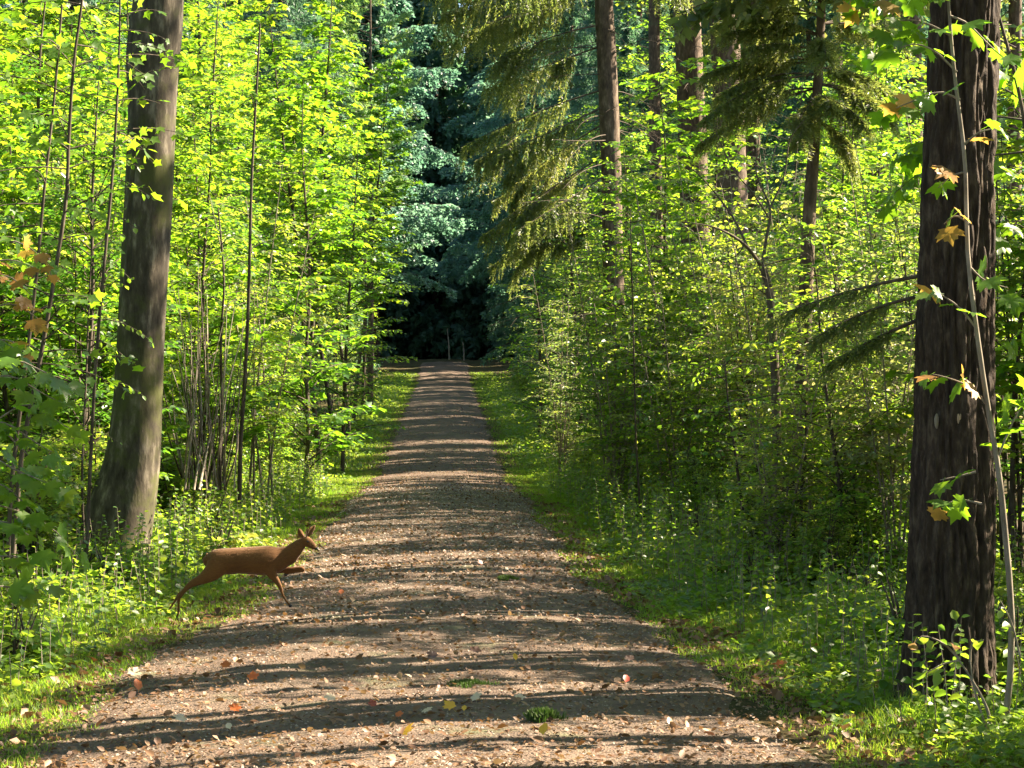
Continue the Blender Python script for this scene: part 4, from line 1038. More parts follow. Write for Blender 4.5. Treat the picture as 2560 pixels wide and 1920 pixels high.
# young spruce with the drooping bough
YD = 20.0
ys, YP = spruce_pole('young spruce whose drooping feathery bough hides its thin dark trunk', [(1985, 1330, 22), (2000, 1100, 20), (2022, 560, 17), (2035, 370, 14), (2050, 100, 11), (2058, -150, 9), (2065, -900, 5)], YD, 10, (2.0, 4.0), (5.9, 8.6), True, (.3, .8), crad=1.5, ncr=34)
for (py, az, L, e0, e1) in ((130, 3.2, 1.0, 5, -25), (150, 2.8, .9, 0, -30), (185, 3.6, 1.15, -5, -35), (220, 3.0, 1.1, -10, -38), (170, 0.3, .75, 5, -30), (210, -0.3, .7, -10, -40), (240, 5.2, .7, -10, -40), (260, 4.4, .8, -15, -40), (120, 4.6, .9, 0, -25),
                            (300, 0.1, .5, -30, -60), (90, 3.3, .8, 15, -10), (60, 0.4, .9, 10, -15), (40, 2.7, .9, 15, -10), (0, 3.6, 1.0, 15, -10), (-20, 5.8, .9, 15, -10), (-60, 3.1, .9, 15, -5)):
    z = zpx(py, YD); c = np.array([np.interp(z, YP[:, 2], YP[:, 0]), YD, z])
    needle_bough(ys, YP[0], c, az, L * 1.25, e0, e1, 90, 0.32, 36, 0.055, 0.6)
    needle_bough(ys, YP[0], c, az + rs.uniform(-.5, .5), L * .95, e0 + 10, e1 + 8, 70, 0.28, 32, 0.055, 0.5)
# the soft pale larch top on the left of the gap
def px_thing(name, label, cat, px, d): 
    x = (px - 1280) / FPX * d
    return thing(name, label, cat, put(x, d))
lt = px_thing('larch_tree', 'young larch with soft pale feathery needles high above the left thicket', 'tree', 925, 74.0)
g0 = lt.location.z
W, Ls = [], []
for i in range(70):
    z = 8.0 + 11 * i / 70
    w, l = bough(rs, np.array([0, 0, z]), rs.uniform(0, 6.28), 2.3 * (1.1 - .7 * i / 70), 10, 30, 16, .8, 20, .22, hang=-.1)
    W.append(w); Ls.append(l)
link('trunk', new_mesh('trunk', *tube_arrays(np.array([(0, 0, -.1), (0.05, 0, 5), (0, .05, 19.2)]), [.13, .09, .02], 10), [M['sprucebark']], True), lt)
link('limbs', new_mesh('limbs', *join(W), [M['sprucebark']], True), lt)
link('crown', leaves_mesh('crown', cat_leaves(Ls), 'needle', M['willow']), lt, kind='stuff')
print('conifers', len(bpy.data.objects), round(time.time() - T0, 1))

# ------------------------------------------------------------------ dark bare-branched young tree on the right
def px_tube(pts, d, r0, r1, k=7, n=16):
    Q = smooth_line(np.array([at(px, py, d + (dd if len(p) > 2 else 0)) for p in pts for px, py, dd in [(p + (0,))[:3]]]), n)
    return Q, tube_arrays(Q, np.linspace(r0, r1, n), k)
DD = 19.0
dt = thing('dead_tree', 'crooked dark leafless young tree forking low over the right thicket', 'tree', tuple(at(1945, 1290, DD)))
oD = np.array(dt.location)
def dpart(name, pts, r0, r1, parent=dt, o=oD, d=DD, mat='deadwood'):
    Q, (V, F) = px_tube(pts, d, r0, r1)
    return link(name, new_mesh(name, V - o, F, [M[mat]], True), parent)
dpart('trunk', [(1945, 1300), (1940, 1000), (1932, 830), (1922, 720), (1905, 665)], .05, .035)
for pts, r in (([(1905, 668), (1860, 610, -.2), (1790, 570, -.3), (1710, 555, -.4)], .022), ([(1905, 668), (1915, 600, .1), (1925, 520, .1), (1890, 430, .2), (1900, 330, .3)], .02), ([(1872, 625), (1830, 540, .3), (1760, 450, .4), (1700, 400, .4)], .014),
               ([(1922, 545), (1880, 480), (1830, 420), (1790, 330)], .010), ([(1925, 520), (1960, 440), (1975, 350), (2010, 300)], .010), ([(1925, 745), (1880, 715), (1830, 725), (1790, 740)], .009), ([(1860, 612), (1840, 640), (1800, 650), (1760, 665)], .008),
               ([(1938, 930), (1990, 880), (2020, 830), (2060, 800)], .009)):
    dpart('branch', pts, r, .003)
# ------------------------------------------------------------------ broken stump
st = thing('tree_stump', 'dark broken stump with pale splintered side in the right undergrowth', 'stump', tuple(at(1955, 1330, 19.5)))
oS = np.array(st.location)
Ps = np.array([at(1950, 1400, 19.5), at(1955, 1340, 19.5), at(1975, 1230, 19.5), at(1995, 1120, 19.5)])
V, F = ridged(Ps, np.array([.26, .2, .14, .09]), 40, 40, lambda a, z, r: r * (1 + .25 * abs(noise.noise(Vector((math.cos(a) * 2.5, math.sin(a) * 2.5, z * 2)))) + .1 * math.cos(3 * a)))
link('trunk', new_mesh('trunk', V - oS, F, [M['firbark']], True), st)
for i in range(9):
    x = 1990 + i * 6 + rs.uniform(-2, 2)
    Q, (V, F) = px_tube([(x, 1400 + rs.uniform(-10, 10)), (x + 4, 1350), (x + rs.uniform(4, 12), 1300 + rs.uniform(-15, 15))], 19.2, .012, .003, 4, 5)
    link('splinter', new_mesh('splinter', V - oS, F, [M['splinter']], True), st)
for (a, b) in (((1990, 1240), (1975, 1130)), ((2010, 1200), (2030, 1060)), ((1960, 1250), (1900, 1100))):
    Q, (V, F) = px_tube([a, ((a[0] + b[0]) / 2 + 8, (a[1] + b[1]) / 2), b], 19.3, .018, .005, 5, 7)
    link('broken_branch', new_mesh('broken_branch', V - oS, F, [M['palestem']], True), st)

# ------------------------------------------------------------------ stems with leaves near the camera
def leafy_stem(name, label, cat, stems, d, branches, tpl, mat, size, per_m, limit, barkm='palestem', auto=None, droop=.4, flat=.5, group=None, grav=True):
    """stems: list of (points px, r0, r1); branches: list of points px, leaves along each"""
    base = at(stems[0][0][0][0], stems[0][0][0][1], d)
    base[2] = float(H(base[0], base[1])) - .02
    t = thing(name, label, cat, tuple(base), group)
    allL = []
    for pts, r0, r1 in stems:
        Q, (V, F) = px_tube(pts, d, r0, r1, 8, 30)
        link('stem', new_mesh('stem', V - base, F, [M[barkm]], True), t)
        if auto:
            lo, hi, nb, bl = auto
            for i in range(nb):
                f = (lo + (hi - lo) * (i + rs.random()) / nb) * 29; k = min(int(f), 28); p = Q[k]
                a = rs.uniform(0, 6.28); L = bl * rs.uniform(.5, 1.2); e = R(rs.uniform(0, 40))
                u = np.linspace(0, 1, 6)[:, None]
                B = p + np.array([np.cos(a) * np.cos(e), np.sin(a) * np.cos(e), np.sin(e)]) * L * u + np.array([0, 0, -.3 * L]) * u ** 2
                branches = branches + [B]
    for b in branches:
        B = b if isinstance(b, np.ndarray) else smooth_line(np.array([at(q[0], q[1], d + (q[2] if len(q) > 2 else 0)) for q in b]), 8)
        L = np.linalg.norm(B[-1] - B[0])
        V, F = tube_arrays(B, np.linspace(.007, .002, len(B)), 5)
        link('branch', new_mesh('branch', V - base, F, [M[barkm]], True), t)
        m = max(3, int(L * per_m)); u = 0.15 + .85 * (np.arange(m) + rs.random(m) * .6) / m; g = u * (len(B) - 1); q = np.minimum(g.astype(int), len(B) - 2)
        p = B[q] + (B[q + 1] - B[q]) * (g - q)[:, None]; bd = nrm(B[q + 1] - B[q]); sd = nrm(np.cross(bd, [0, 0, 1.])); sg = np.where(np.arange(m) % 2, 1, -1)[:, None]
        out = nrm(bd * .5 + sg * sd * .9 + rs.normal(0, .3, (m, 3)))
        ld = nrm(out + np.array([0, 0, -droop]) * rs.uniform(.3, 1.6, (m, 1)))
        ln = nrm(np.array([0, 0, .75]) + rs.normal(0, flat, (m, 3)) + np.array([.1, -.6, 0]))
        s = size * rs.uniform(.6, 1.2, m)
        allL.append((p + out * s[:, None] * .45 - base, ld, ln, s))
    leaf_parts(t, cat_leaves(allL), tpl, mat, limit, rs)
    return t
MA = [M['maple'], M['autumn']]
# the sycamore sapling that stands in front of the thick trunk
leafy_stem('sycamore_sapling', 'sycamore sapling with a thin pale stem climbing in front of the thick ridged trunk', 'sapling',
  [([(2503, 1905), (2530, 1600), (2510, 1300), (2492, 1150), (2470, 1020), (2445, 850), (2420, 640), (2412, 400), (2388, 200), (2372, 20), (2362, -200), (2350, -500)], .017, .006)], 9.6,
  [[(2472, 1020), (2430, 970), (2370, 945), (2330, 935)], [(2440, 820), (2400, 770), (2350, 735), (2340, 735)], [(2418, 660), (2460, 700), (2520, 720)], [(2415, 430), (2380, 440), (2345, 470)], [(2412, 360), (2450, 330), (2500, 320)],
   [(2400, 250), (2350, 230), (2290, 250), (2240, 270)], [(2392, 180), (2340, 130), (2290, 110), (2250, 120)], [(2380, 90), (2320, 60), (2260, 50), (2200, 70)], [(2375, 40), (2420, 60), (2480, 120), (2540, 170)],
   [(2370, 0), (2300, -20), (2220, 0), (2150, 20)], [(2365, -120), (2280, -90), (2190, -60), (2120, 10)], [(2362, -200), (2450, -120), (2530, -60)], [(2492, 1150), (2540, 1040), (2600, 960)], [(2440, 1180, -.1), (2400, 1190, -.1), (2350, 1200, -.1)],
   [(2455, 1260, -.1), (2400, 1250), (2355, 1265)], [(2425, 560), (2390, 540), (2360, 560)], [(2350, -300), (2270, -220), (2200, -140)], [(2358, -250), (2250, -200, .3), (2130, -120, .4), (2060, -60, .4)]],
  'maple', MA, .12, 20, 295)
leafy_stem('sycamore_sapling', 'sycamore sapling whose large dark leaves overhang left of the thick trunk at the top', 'sapling',
  [([(2640, 1700), (2620, 1200), (2600, 700), (2560, 300), (2500, 50), (2440, -150)], .02, .007)], 12.0,
  [[(2560, 250), (2450, 200, .6), (2340, 230, .8), (2230, 280, .8)], [(2540, 120), (2400, 60, .7), (2300, 80, .8), (2180, 130, .8)], [(2500, 20), (2380, -30, .6), (2260, 0, .6), (2140, 60, .6)], [(2600, 600), (2540, 560), (2500, 590)], [(2590, 480), (2540, 440), (2510, 430)],
   [(2560, 300), (2430, 290, .8), (2330, 340, .9), (2240, 400, .9)], [(2610, 850), (2550, 830), (2510, 870)], [(2620, 1000), (2560, 1000), (2510, 1040)], [(2560, 280), (2540, 200), (2500, 180)], [(2560, 380), (2400, 400, .9), (2290, 440, .9), (2220, 500, .9)], [(2600, 700), (2560, 720), (2520, 760)]],
  'maple', M['maple'], .13, 24, 295, 'twig')
leafy_stem('sycamore_shoot', 'low sycamore shoots with yellowing leaves at the foot of the thick ridged trunk', 'shoot',
  [([(2480, 1870), (2470, 1780), (2430, 1700), (2390, 1640)], .010, .004), ([(2485, 1870), (2440, 1740), (2425, 1650)], .008, .003), ([(2560, 1870), (2590, 1780), (2560, 1640)], .01, .004)], 9.5,
  [[(2400, 1650), (2360, 1610), (2310, 1590), (2285, 1610)], [(2400, 1650), (2360, 1660), (2320, 1680)], [(2425, 1655), (2430, 1610), (2460, 1600)], [(2390, 1640), (2380, 1590), (2400, 1560)], [(2500, 1830), (2450, 1860), (2420, 1880)], [(2510, 1860), (2540, 1850), (2560, 1870)], [(2550, 1640), (2530, 1560), (2500, 1500)]],
  'ovate', [M['hazel'], M['autumn']], .085, 24, 120)
# left: dark thin stems and big leaves
leafy_stem('sycamore_sapling', 'tall thin sycamore sapling with dark wavy stem, nearer the beech of the left pair', 'sapling',
  [([(30, 1420), (45, 1230), (60, 1100), (100, 900), (135, 700), (165, 500), (172, 350), (185, 150), (205, 0), (215, -200), (220, -400)], .022, .008)], 15.5,
  [[(172, 350), (150, 300), (140, 260)], [(110, 850), (180, 800), (230, 790)], [(150, 600), (100, 580), (40, 600)]], 'maple_lo', M['maple'], .10, 12, 200, 'twig', auto=(.3, .98, 26, .8))
leafy_stem('sycamore_sapling', 'thin sycamore sapling with dark straight stem, farther left of the pair beside the beech', 'sapling',
  [([(20, 1400), (30, 1200), (60, 950), (90, 700), (110, 480), (135, 250), (155, 0), (165, -300)], .02, .007)], 16.5,
  [], 'maple_lo', M['maple'], .10, 12, 200, 'twig', auto=(.3, .98, 24, .8))
leafy_stem('sycamore_sapling', 'thin sycamore sapling just left of the beech trunk top with layered green leaves', 'sapling',
  [([(215, 1400), (240, 900), (280, 450), (295, 200), (300, 0), (300, -250)], .018, .006)], 17.5, [], 'maple_lo', M['maple'], .09, 12, 150, 'twig', auto=(.45, .98, 22, .8))
leafy_stem('sycamore_sapling', 'near sycamore sapling with glossy pale leaves hanging at the left edge of the picture', 'sapling',
  [([(-60, 1640), (-50, 1400), (-40, 1100), (-60, 800)], .014, .006)], 10.8,
  [[(-50, 900), (40, 900, -.2), (110, 930, -.2), (170, 960)], [(-50, 1080), (60, 1010, .2), (120, 1040, .2), (190, 1080, .2)], [(-50, 1250), (50, 1280, .2), (130, 1320, .2), (200, 1400, .2)], [(-50, 1460), (40, 1470, .2), (120, 1480, .2)], [(-50, 950), (30, 940), (100, 980), (160, 1010)], [(-50, 1050), (20, 1060), (80, 1100), (130, 1130)], [(-50, 1120), (30, 1170), (100, 1200), (170, 1230)], [(-50, 1200), (20, 1220), (90, 1290)], [(-50, 1300), (30, 1310), (110, 1370)], [(-50, 850), (0, 850), (60, 890)], [(-50, 1000), (60, 1130, .3), (150, 1180, .3)], [(-55, 1400), (30, 1390), (100, 1420)]],
  'maple', M['maple'], .12, 22, 280, 'palestem', flat=.35)
leafy_stem('sycamore_sapling', 'orange and yellow autumn-tinted sycamore sapling at the left edge of the picture', 'sapling',
  [([(-70, 1600), (-60, 1200), (-50, 800), (-60, 560)], .014, .006)], 11.8,
  [[(-50, 620), (20, 600), (90, 630), (130, 690)], [(-50, 700), (20, 690), (80, 740)], [(-50, 780), (30, 760), (100, 800)], [(-50, 860), (20, 850), (60, 880)], [(-50, 660), (30, 650), (110, 680)]],
  'maple', [M['autumn'], M['maple']], .11, 20, 150, 'palestem', flat=.35)
leafy_stem('beech_sapling', 'small beech sapling whose leafy twigs cross the dark side of the beech trunk', 'sapling',
  [([(215, 1440), (205, 1200), (215, 950), (225, 700), (240, 480)], .014, .005)], 18.4,
  [[(215, 1000), (260, 960), (310, 960), (360, 990)], [(220, 850), (270, 860), (320, 900)], [(235, 560), (290, 540), (340, 570)], [(238, 500), (290, 450), (340, 470), (390, 500)], [(220, 800), (280, 800), (350, 830), (380, 860)], [(210, 1100), (250, 1080), (300, 1110)], [(240, 500), (290, 400, -.1), (350, 420, -.1)], [(230, 660), (280, 660), (330, 700)]],
  'ovate', M['beech'], .075, 22, 180, 'twig', auto=(.3, .95, 12, .5))
for (pts, d, r, lb) in (([(598, 1260), (602, 1100), (612, 950), (620, 780), (625, 600), (630, 430), (640, 250), (650, 60)], 24.0, .03, 'tall dark-stemmed sapling rising from the undergrowth midway between beech trunk and path'),
                     ([(548, 1240), (555, 1050), (552, 850), (560, 700), (545, 520)], 26.0, .026, 'shorter dark-stemmed sapling standing just left of the tall dark-stemmed one'),
                     ([(1600, 1270), (1590, 1100), (1585, 900), (1580, 700), (1575, 520)], 25.0, .016, 'thin straight stemmed sapling right of the main spruce trunk'),
                     ([(1860, 1300), (1840, 1150), (1820, 1000), (1812, 900)], 20.0, .018, 'slanting sapling with a pale lower stem left of the dark forked tree'),
                     ([(2005, 1420), (2003, 1250), (2015, 1100), (2010, 950)], 18.0, .02, 'dark thin stem standing in front of the splintered stump')):
    leafy_stem('sapling', lb, 'sapling', [(pts, r, r * .4)], d, [], 'ovate', M['beech'], .075, 14, 100, 'twig', auto=(.35, .98, 16, .8))
# a thicket of bare brown stems right of the beech
bt = thing('bare_shrub', 'tangle of thin bare brown stems just right of the beech trunk', 'shrub', tuple(at(510, 1210, 23.5)))
ob = np.array(bt.location)
for i in range(46):
    x0 = 510 + rs.normal(0, 45); x1 = x0 + rs.normal(0, 50); yt = rs.uniform(650, 1000)
    Q, (V, F) = px_tube([(x0, 1225, rs.normal(0, .4)), ((x0 + x1) / 2 + rs.normal(0, 12), (1225 + yt) / 2, rs.normal(0, .4)), (x1, yt, rs.normal(0, .5))], 23.5, rs.uniform(.008, .018), .003, 5, 8)
    link('stem', new_mesh('stem', V - ob, F, [M['palestem'] if i % 3 else M['twig']], True), bt)
# two pale slanting dead stems in the dark under the far spruces
for (x, y0, y1, dx, lb) in ((1123, 868, 820, -5, 'left-hand of two pale slanting dead stems in the dark under the far spruces'), (1160, 878, 855, -3, 'right-hand of two pale slanting dead stems in the dark under the far spruces')):
    Q, (V, F) = px_tube([(x, y0), (x + dx / 2, (y0 + y1) / 2), (x + dx, y1)], 139.0, .05, .02, 6, 5)
    z0 = V[:, 2].min(); o_ = Q[0].copy()
    V2 = V - o_
    V2[V2[:, 2] < .12, 2] -= max(0, o_[2] - float(H(o_[0], o_[1])) - 0.0)
    o = link('dead_sapling', new_mesh('dead_sapling', V2, F, [M['palestem']], True)); o.location = tuple(o_)
    o['label'] = lb; o['category'] = 'dead sapling'
print('stems', len(bpy.data.objects), round(time.time() - T0, 1))

# ------------------------------------------------------------------ the deer
def deer():
    D0 = 15.2
    sc = 0.217 / FPX * D0
    def q(u, v, dy=0.0):
        return np.array([(380 + u * .217 - 1280) / FPX * D0, D0 + dy, CAMZ - (1280 + v * .217 - HOR) * D0 / FPX])
    base = q(1000, 900); base[2] = float(H(base[0], base[1]))
    root = thing('roe_deer', 'brown roe deer leaping from the left verge onto the path', 'deer', tuple(base))
    chains = []     # lists of (u, v, dy, half height px, lateral ratio)
    chains.append([(640, 560, 0, 70, .80), (720, 560, 0, 130, .80), (850, 570, 0, 152, .80), (1000, 560, 0, 152, .82), (1150, 560, 0, 160, .82), (1300, 560, 0, 170, .80), (1420, 550, 0, 158, .72), (1520, 520, 0, 122, .62), (1585, 490, 0, 112, .58), (1640, 440, 0, 92, .58), (1690, 390, 0, 74, .6), (1740, 345, 0, 56, .70)])
    chains.append([(1735, 340, 0, 50, .78), (1775, 335, 0, 58, .82), (1810, 355, 0, 54, .82), (1845, 385, 0, 42, .72), (1875, 412, 0, 28, .70), (1888, 425, 0, 20, .75)])
    for dy, (hx, hy) in ((-.055, (320, 985)), (.055, (300, 960))):
        foot = [(150, 1185), (128, 1208)] if dy > 0 else [(320, 1150), (300, 1200)]
        chains.append([(780, 600, dy * .9, 130, .42), (700, 690, dy, 105, .42), (590, 765, dy, 66, .5), (480, 815, dy, 44, .6), (400, 880, dy, 30, .7), (hx, hy, dy, 24, .8)])
        chains.append([(hx, hy, dy, 24, .8), ((hx + foot[0][0]) / 2, (hy + foot[0][1]) / 2, dy, 15, .9), (foot[0][0], foot[0][1], dy, 15, .9), (foot[1][0], foot[1][1], dy, 17, .9)])
    # reaching foreleg, folded at the wrist
    chains.append([(1400, 620, .05, 100, .42), (1480, 670, .055, 48, .6), (1600, 668, .06, 30, .8), (1715, 655, .06, 26, .9)])
    chains.append([(1715, 655, .06, 26, .9), (1735, 680, .06, 20, .9), (1650, 700, .06, 15, .9), (1560, 712, .06, 15, .9), (1535, 722, .06, 16, .9)])
    # supporting foreleg
    chains.append([(1350, 620, -.05, 105, .42), (1400, 720, -.055, 56, .55), (1450, 790, -.055, 36, .7), (1488, 860, -.055, 26, .9), (1510, 930, -.055, 17, .9), (1545, 1000, -.055, 14, .9), (1575, 1040, -.055, 15, .9), (1600, 1062, -.055, 17, .9)])
    Vs, Fs, off = [], [], 0
    for ch in chains:
        A = np.array(ch, float)
        n = max(10, int(np.sum(np.linalg.norm(np.diff(A[:, :2], axis=0), axis=1)) / 14))
        S = smooth_line(A, n)
        P = np.array([q(r[0], r[1], r[2]) for r in S]); rr = S[:, 3] * sc; lat = S[:, 4]
        T = nrm(np.gradient(P, axis=0)); Y = np.tile(np.array([0, 1., 0]), (n, 1)); A_ = nrm(np.cross(T, Y)); B_ = np.cross(A_, T)
        k = 20; a = np.linspace(0, 2 * np.pi, k, endpoint=False)
        rings = P[:, None] + rr[:, None, None] * (np.cos(a)[None, :, None] * A_[:, None] + (np.sin(a)[None] * lat[:, None])[..., None] * B_[:, None])
        # rounded ends
        caps0 = []; caps1 = []
        for th in (75, 50, 25):
            c_, s_ = math.cos(R(th)), math.sin(R(th))
            caps0.append(P[0] + (rings[0] - P[0]) * c_ - T[0] * rr[0] * min(lat[0], .8) * s_)
            caps1.append(P[-1] + (rings[-1] - P[-1]) * c_ + T[-1] * rr[-1] * min(lat[-1], .8) * s_)
        allr = np.concatenate([np.array(caps0), rings, np.array(caps1[::-1])]); m = len(allr)
        V = allr.reshape(-1, 3)
        i = np.arange(k); j = (i + 1) % k; r_ = np.arange(m - 1)[:, None] * k
        F = np.stack([r_ + i, r_ + j, r_ + j + k, r_ + i + k], -1).reshape(-1, 4).tolist()
        F.append(list(range(k))[::-1]); F.append([(m - 1) * k + x for x in range(k)])
        Vs.append(V - base); Fs += [[x + off for x in f] for f in F]; off += len(V)
    me = bpy.data.meshes.new('body'); me.from_pydata(np.concatenate(Vs).tolist(), [], Fs); me.update()
    tmp = bpy.data.objects.new('body', me); COL.objects.link(tmp)
    rm = tmp.modifiers.new('r', 'REMESH'); rm.mode = 'VOXEL'; rm.voxel_size = 0.0065; rm.use_smooth_shade = True
    sm = tmp.modifiers.new('s', 'SMOOTH'); sm.iterations = 5; sm.factor = 0.5
    dg = bpy.context.evaluated_depsgraph_get()
    bm_ = bpy.data.meshes.new_from_object(tmp.evaluated_get(dg)); bm_.name = 'body'
    bpy.data.objects.remove(tmp)
    # coat: dark-tipped back, paler belly and inner legs
    m, nt, out = nt_new('deer_coat')
    tc = N(nt, 'ShaderNodeTexCoord'); mp = N(nt, 'ShaderNodeMapping'); mp.inputs['Scale'].default_value = (30, 60, 90)
    nt.links.new(tc.outputs['Object'], mp.inputs[0])
    n1 = N(nt, 'ShaderNodeTexNoise', Scale=1.2, Detail=6.0, Roughness=.7); nt.links.new(mp.outputs[0], n1.inputs['Vector'])
    n2 = N(nt, 'ShaderNodeTexNoise', Scale=4.0, Detail=3.0); nt.links.new(tc.outputs['Object'], n2.inputs['Vector'])
    ad = N(nt, 'ShaderNodeMath', operation='MULTIPLY_ADD'); ad.inputs[1].default_value = .6; nt.links.new(n1.outputs['Fac'], ad.inputs[0])
    mu = N(nt, 'ShaderNodeMath', operation='MULTIPLY'); mu.inputs[1].default_value = .4; nt.links.new(n2.outputs['Fac'], mu.inputs[0]); nt.links.new(mu.outputs[0], ad.inputs[2])
    r = ramp(nt, [(0.3, (0.075, 0.030, 0.006)), (0.5, (0.125, 0.052, 0.011)), (0.7, (0.17, 0.076, 0.018))])
    nt.links.new(ad.outputs[0], r.inputs[0])
    pb = N(nt, 'ShaderNodeBsdfPrincipled'); pb.inputs['Roughness'].default_value = .75; pb.inputs['Specular IOR Level'].default_value = .2
    try: pb.inputs['Sheen Weight'].default_value = .15
    except Exception: pass
    nt.links.new(r.outputs[0], pb.inputs['Base Color'])
    bp = N(nt, 'ShaderNodeBump'); bp.inputs['Strength'].default_value = .5; bp.inputs['Distance'].default_value = .006
    nt.links.new(n1.outputs['Fac'], bp.inputs['Height']); nt.links.new(bp.outputs[0], pb.inputs['Normal']); nt.links.new(pb.outputs[0], out.inputs[0])
    bm_.materials.clear(); bm_.materials.append(m)
    link('body', bm_, root)
    dark = plain('deer_black', (0.012, 0.009, 0.008), .3, .5); horn = plain('deer_antler', (0.10, 0.065, 0.035), .6); eye = plain('deer_eye', (0.006, 0.004, 0.003), .08, .8); inner = plain('deer_ear_inner', (0.28, 0.17, 0.09), .8)
    def ball(name, c, r, mat, par=root, n=12):
        th = np.linspace(0, np.pi, n); ph = np.linspace(0, 2 * np.pi, n, endpoint=False)
        V = np.array([[r[0] * math.sin(t_) * math.cos(p_), r[1] * math.sin(t_) * math.sin(p_), r[2] * math.cos(t_)] for t_ in th for p_ in ph]) + c - base
        F = np.array([(i * n + j, i * n + (j + 1) % n, (i + 1) * n + (j + 1) % n, (i + 1) * n + j) for i in range(n - 1) for j in range(n)])
        return link(name, new_mesh(name, V, F, [mat], True), par)
    ball('nose', q(1896, 424), (.014, .016, .012), dark)
    for s_ in (-1, 1): ball('eye', q(1800, 338, s_ * .0305), (.0095, .007, .009), eye)
    # ears: cupped leaf shapes
    for s_, (tx, tz) in ((-1, (1700, 185)), (1, (1872, 160))):
        b0 = q(1752 if s_ < 0 else 1790, 288 if s_ < 0 else 290, s_ * .022); tp = q(tx, tz, s_ * .06)
        ax = nrm(tp - b0); Ln = np.linalg.norm(tp - b0); sd = nrm(np.cross(ax, np.array([.5, s_ * 1., .2]))); nn = np.cross(ax, sd)
        V = []; nu, nv = 9, 7
        for i in range(nu):
            u = i / (nu - 1); w = .024 * math.sin(math.pi * min(1, u * .82 + .16)) ** .8
            for j in range(nv):
                v = -1 + 2 * j / (nv - 1)
                V.append(b0 + ax * Ln * u + sd * w * v + nn * w * .8 * v * v)
        V = np.array(V) - base; F = [(i * nv + j, i * nv + j + 1, (i + 1) * nv + j + 1, (i + 1) * nv + j) for i in range(nu - 1) for j in range(nv - 1)]
        o = link('ear', new_mesh('ear', V, np.array(F), [m], True), root)
        so_ = o.modifiers.new('t', 'SOLIDIFY'); so_.thickness = .003
        h0 = q(1782, 285, s_ * .014); h1 = q(1790 + 10 * s_, 225, s_ * .026); h2 = q(1806 + 14 * s_, 185, s_ * .03)
        P_ = smooth_line(np.array([h0, h1, h2]), 8)
        link('antler', new_mesh('antler', *(lambda a: (a[0] - base, a[1]))(tube_arrays(P_, np.linspace(.0065, .0015, 8), 8)), [horn], True), root)
    for (u, v, dy) in ((136, 1212, .055), (303, 1208, -.055), (1602, 1070, -.055), (1530, 730, .06)):
        c = q(u, v, dy); ball('hoof', c, (.016, .011, .013), dark)
    ball('tail', q(632, 505), (.012, .018, .022), m)
    # short hair standing off the coat
    nv = len(bm_.vertices); co = np.empty(nv * 3, np.float32); bm_.vertices.foreach_get('co', co); co = co.reshape(-1, 3)
    no = np.empty(nv * 3, np.float32); bm_.vertex_normals.foreach_get('vector', no); no = no.reshape(-1, 3)
    k = rs.choice(nv, min(nv, 20000), replace=False); thick = np.abs(co[k, 2] + base[2] - .55) < .42
    lay = np.array([-1., 0, -.35])
    fd = nrm(no[k] * .55 + lay * .8 + rs.normal(0, .25, (len(k), 3)))
    hl = np.where(co[k, 2] + base[2] > .35, .010, .005) * rs.uniform(.5, 1.2, len(k))
    link('fur', leaves_mesh('fur', (co[k] - no[k] * .002, fd, no[k] + rs.normal(0, .3, (len(k), 3)), hl), 'needle', m), root, kind='stuff')
deer()

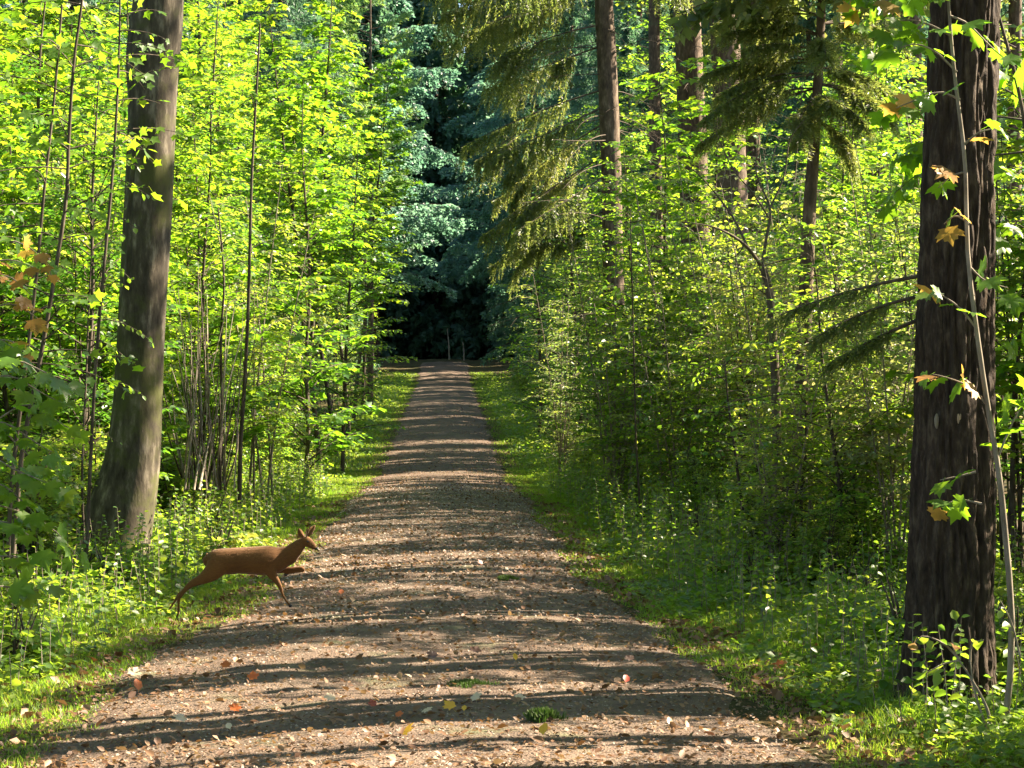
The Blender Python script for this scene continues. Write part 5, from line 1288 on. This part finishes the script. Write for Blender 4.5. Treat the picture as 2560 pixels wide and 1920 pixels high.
# ------------------------------------------------------------------ single fallen leaves, moss and stones on the path
fl = [(346, 1739, 'orange', .10, 'large curled orange-red fallen leaf at the left edge of the path'), (565, 1680, 'orange', .07, 'orange fallen leaf on the left half of the path'), (633, 1711, 'orange', .07, 'pale orange fallen leaf lying on a bright stripe'),
      (852, 1494, 'orange', .09, 'bright orange fallen leaf in front of the deer'), (818, 1496, 'brown', .08, 'dark brown curled leaf beside the bright orange one before the deer'), (586, 1790, 'orange', .07, 'orange fallen leaf near the bottom left of the path'),
      (240, 1834, 'orange', .09, 'orange fallen leaf at the bottom left corner of the path'), (329, 1701, 'pale', .09, 'pale curled leaf at the left edge of the path'), (1205, 1417, 'red', .07, 'dark red leaf on the middle of the path beyond the deer'),
      (1564, 1718, 'red', .08, 'red-brown fallen leaf on the right side of the path'), (1190, 1762, 'pale', .07, 'pale orange leaf standing on edge mid-path'), (1133, 1783, 'yellow', .075, 'yellow leaf low on the middle of the path'),
      (1160, 1788, 'yellow', .05, 'small yellow leaf next to a larger yellow one mid-path'), (996, 1802, 'orange', .05, 'small bright orange leaf low on the path'), (1011, 1853, 'yellow', .085, 'pale yellow leaf at the bottom middle of the path'),
      (1359, 1851, 'yellow', .10, 'large yellow leaf at the bottom of the path beside moss'), (935, 1777, 'red', .055, 'small dark red leaf low on the path'), (1070, 1790, 'pale', .06, 'whitish leaf beside the small orange leaf'),
      (1290, 1660, 'yellow', .06, 'yellowish leaf on a bright stripe mid-path'), (1184, 1640, 'brown', .08, 'dark curled leaf on the middle of the path'), (1091, 1655, 'brown', .09, 'flat dark brown leaf on the middle of the path'),
      (1028, 1703, 'pale', .06, 'pale tan leaf on shaded gravel'), (1298, 1760, 'pale', .06, 'bluish white leaf in the shade low on the path'), (830, 1762, 'pale', .07, 'long white leaf in shade at lower left of the path'),
      (1677, 1825, 'pale', .06, 'white leaf at lower right of the path'), (1780, 1851, 'orange', .06, 'orange leaf at the lower right edge of the path'), (1951, 1682, 'orange', .09, 'orange-brown leaf in the grass right of the path'), (2489, 1735, 'yellow', .08, 'yellow leaf on the ground beside the sycamore stem'),
      (1283, 1318, 'pale', .06, 'white leaf near the right edge of the path far off'), (1270, 1430, 'pale', .05, 'pale leaf just behind the small moss cushion'), (575, 1835, 'pale', .06, 'tan leaf at the bottom left of the path'), (450, 1815, 'pale', .07, 'tan pink leaf near the bottom left edge'),
      (1580, 1660, 'brown', .07, 'dark leaf at the right edge of the path'), (470, 1560, 'pale', .07, 'pale leaf where the grass meets the path left of the deer')]
for i, (px, py, c, s, lb) in enumerate(fl):
    x, y, z = ground_at(px, py)
    me = leaf_object_mesh('maple' if i % 3 else 'ovate', M['fallen_' + c], i % 4)
    o = link('fallen_leaf', me)
    o.location = (x, y, z + .012 + s * .15); o.scale = (s * .85,) * 3
    o.rotation_euler = (R(rs.uniform(25, 60)), R(rs.uniform(-25, 25)), rs.uniform(-1.2, 1.2))
    o['label'] = lb; o['category'] = 'fallen leaf'; o['group'] = 'fallen leaves scattered over the path'
for (px, py, r, h, lb) in ((1266, 1452, .055, .04, 'small round green moss cushion on the middle of the path beyond the deer'), (1357, 1805, .06, .055, 'dark green moss cushion at the bottom of the path'), (1170, 1716, .09, .03, 'brownish flat mossy tuft in the shade on the path')):
    x, y, z = ground_at(px, py)
    n = 900; a = rs.uniform(0, 6.28, n); rr_ = r * rs.random(n) ** .7 * (1 + .35 * np.sin(3 * a + 1) + .2 * np.sin(7 * a))
    P_ = np.stack([np.cos(a) * rr_ * 1.3, np.sin(a) * rr_, .4 * h * np.sqrt(np.clip(1 - (rr_ / r) ** 2, 0, 1))], -1)
    dr = nrm(np.stack([rs.normal(0, .5, n), rs.normal(0, .5, n), np.ones(n)], -1))
    o = link('moss_cushion', leaves_mesh('moss_cushion', (P_, dr, rs.normal(0, 1, (n, 3)), h * rs.uniform(.4, 1, n)), 'narrow', M['moss']))
    o.location = (x, y, z + .004); o['label'] = lb; o['category'] = 'moss'
relabel()
print('all', len(bpy.data.objects), round(time.time() - T0, 1))
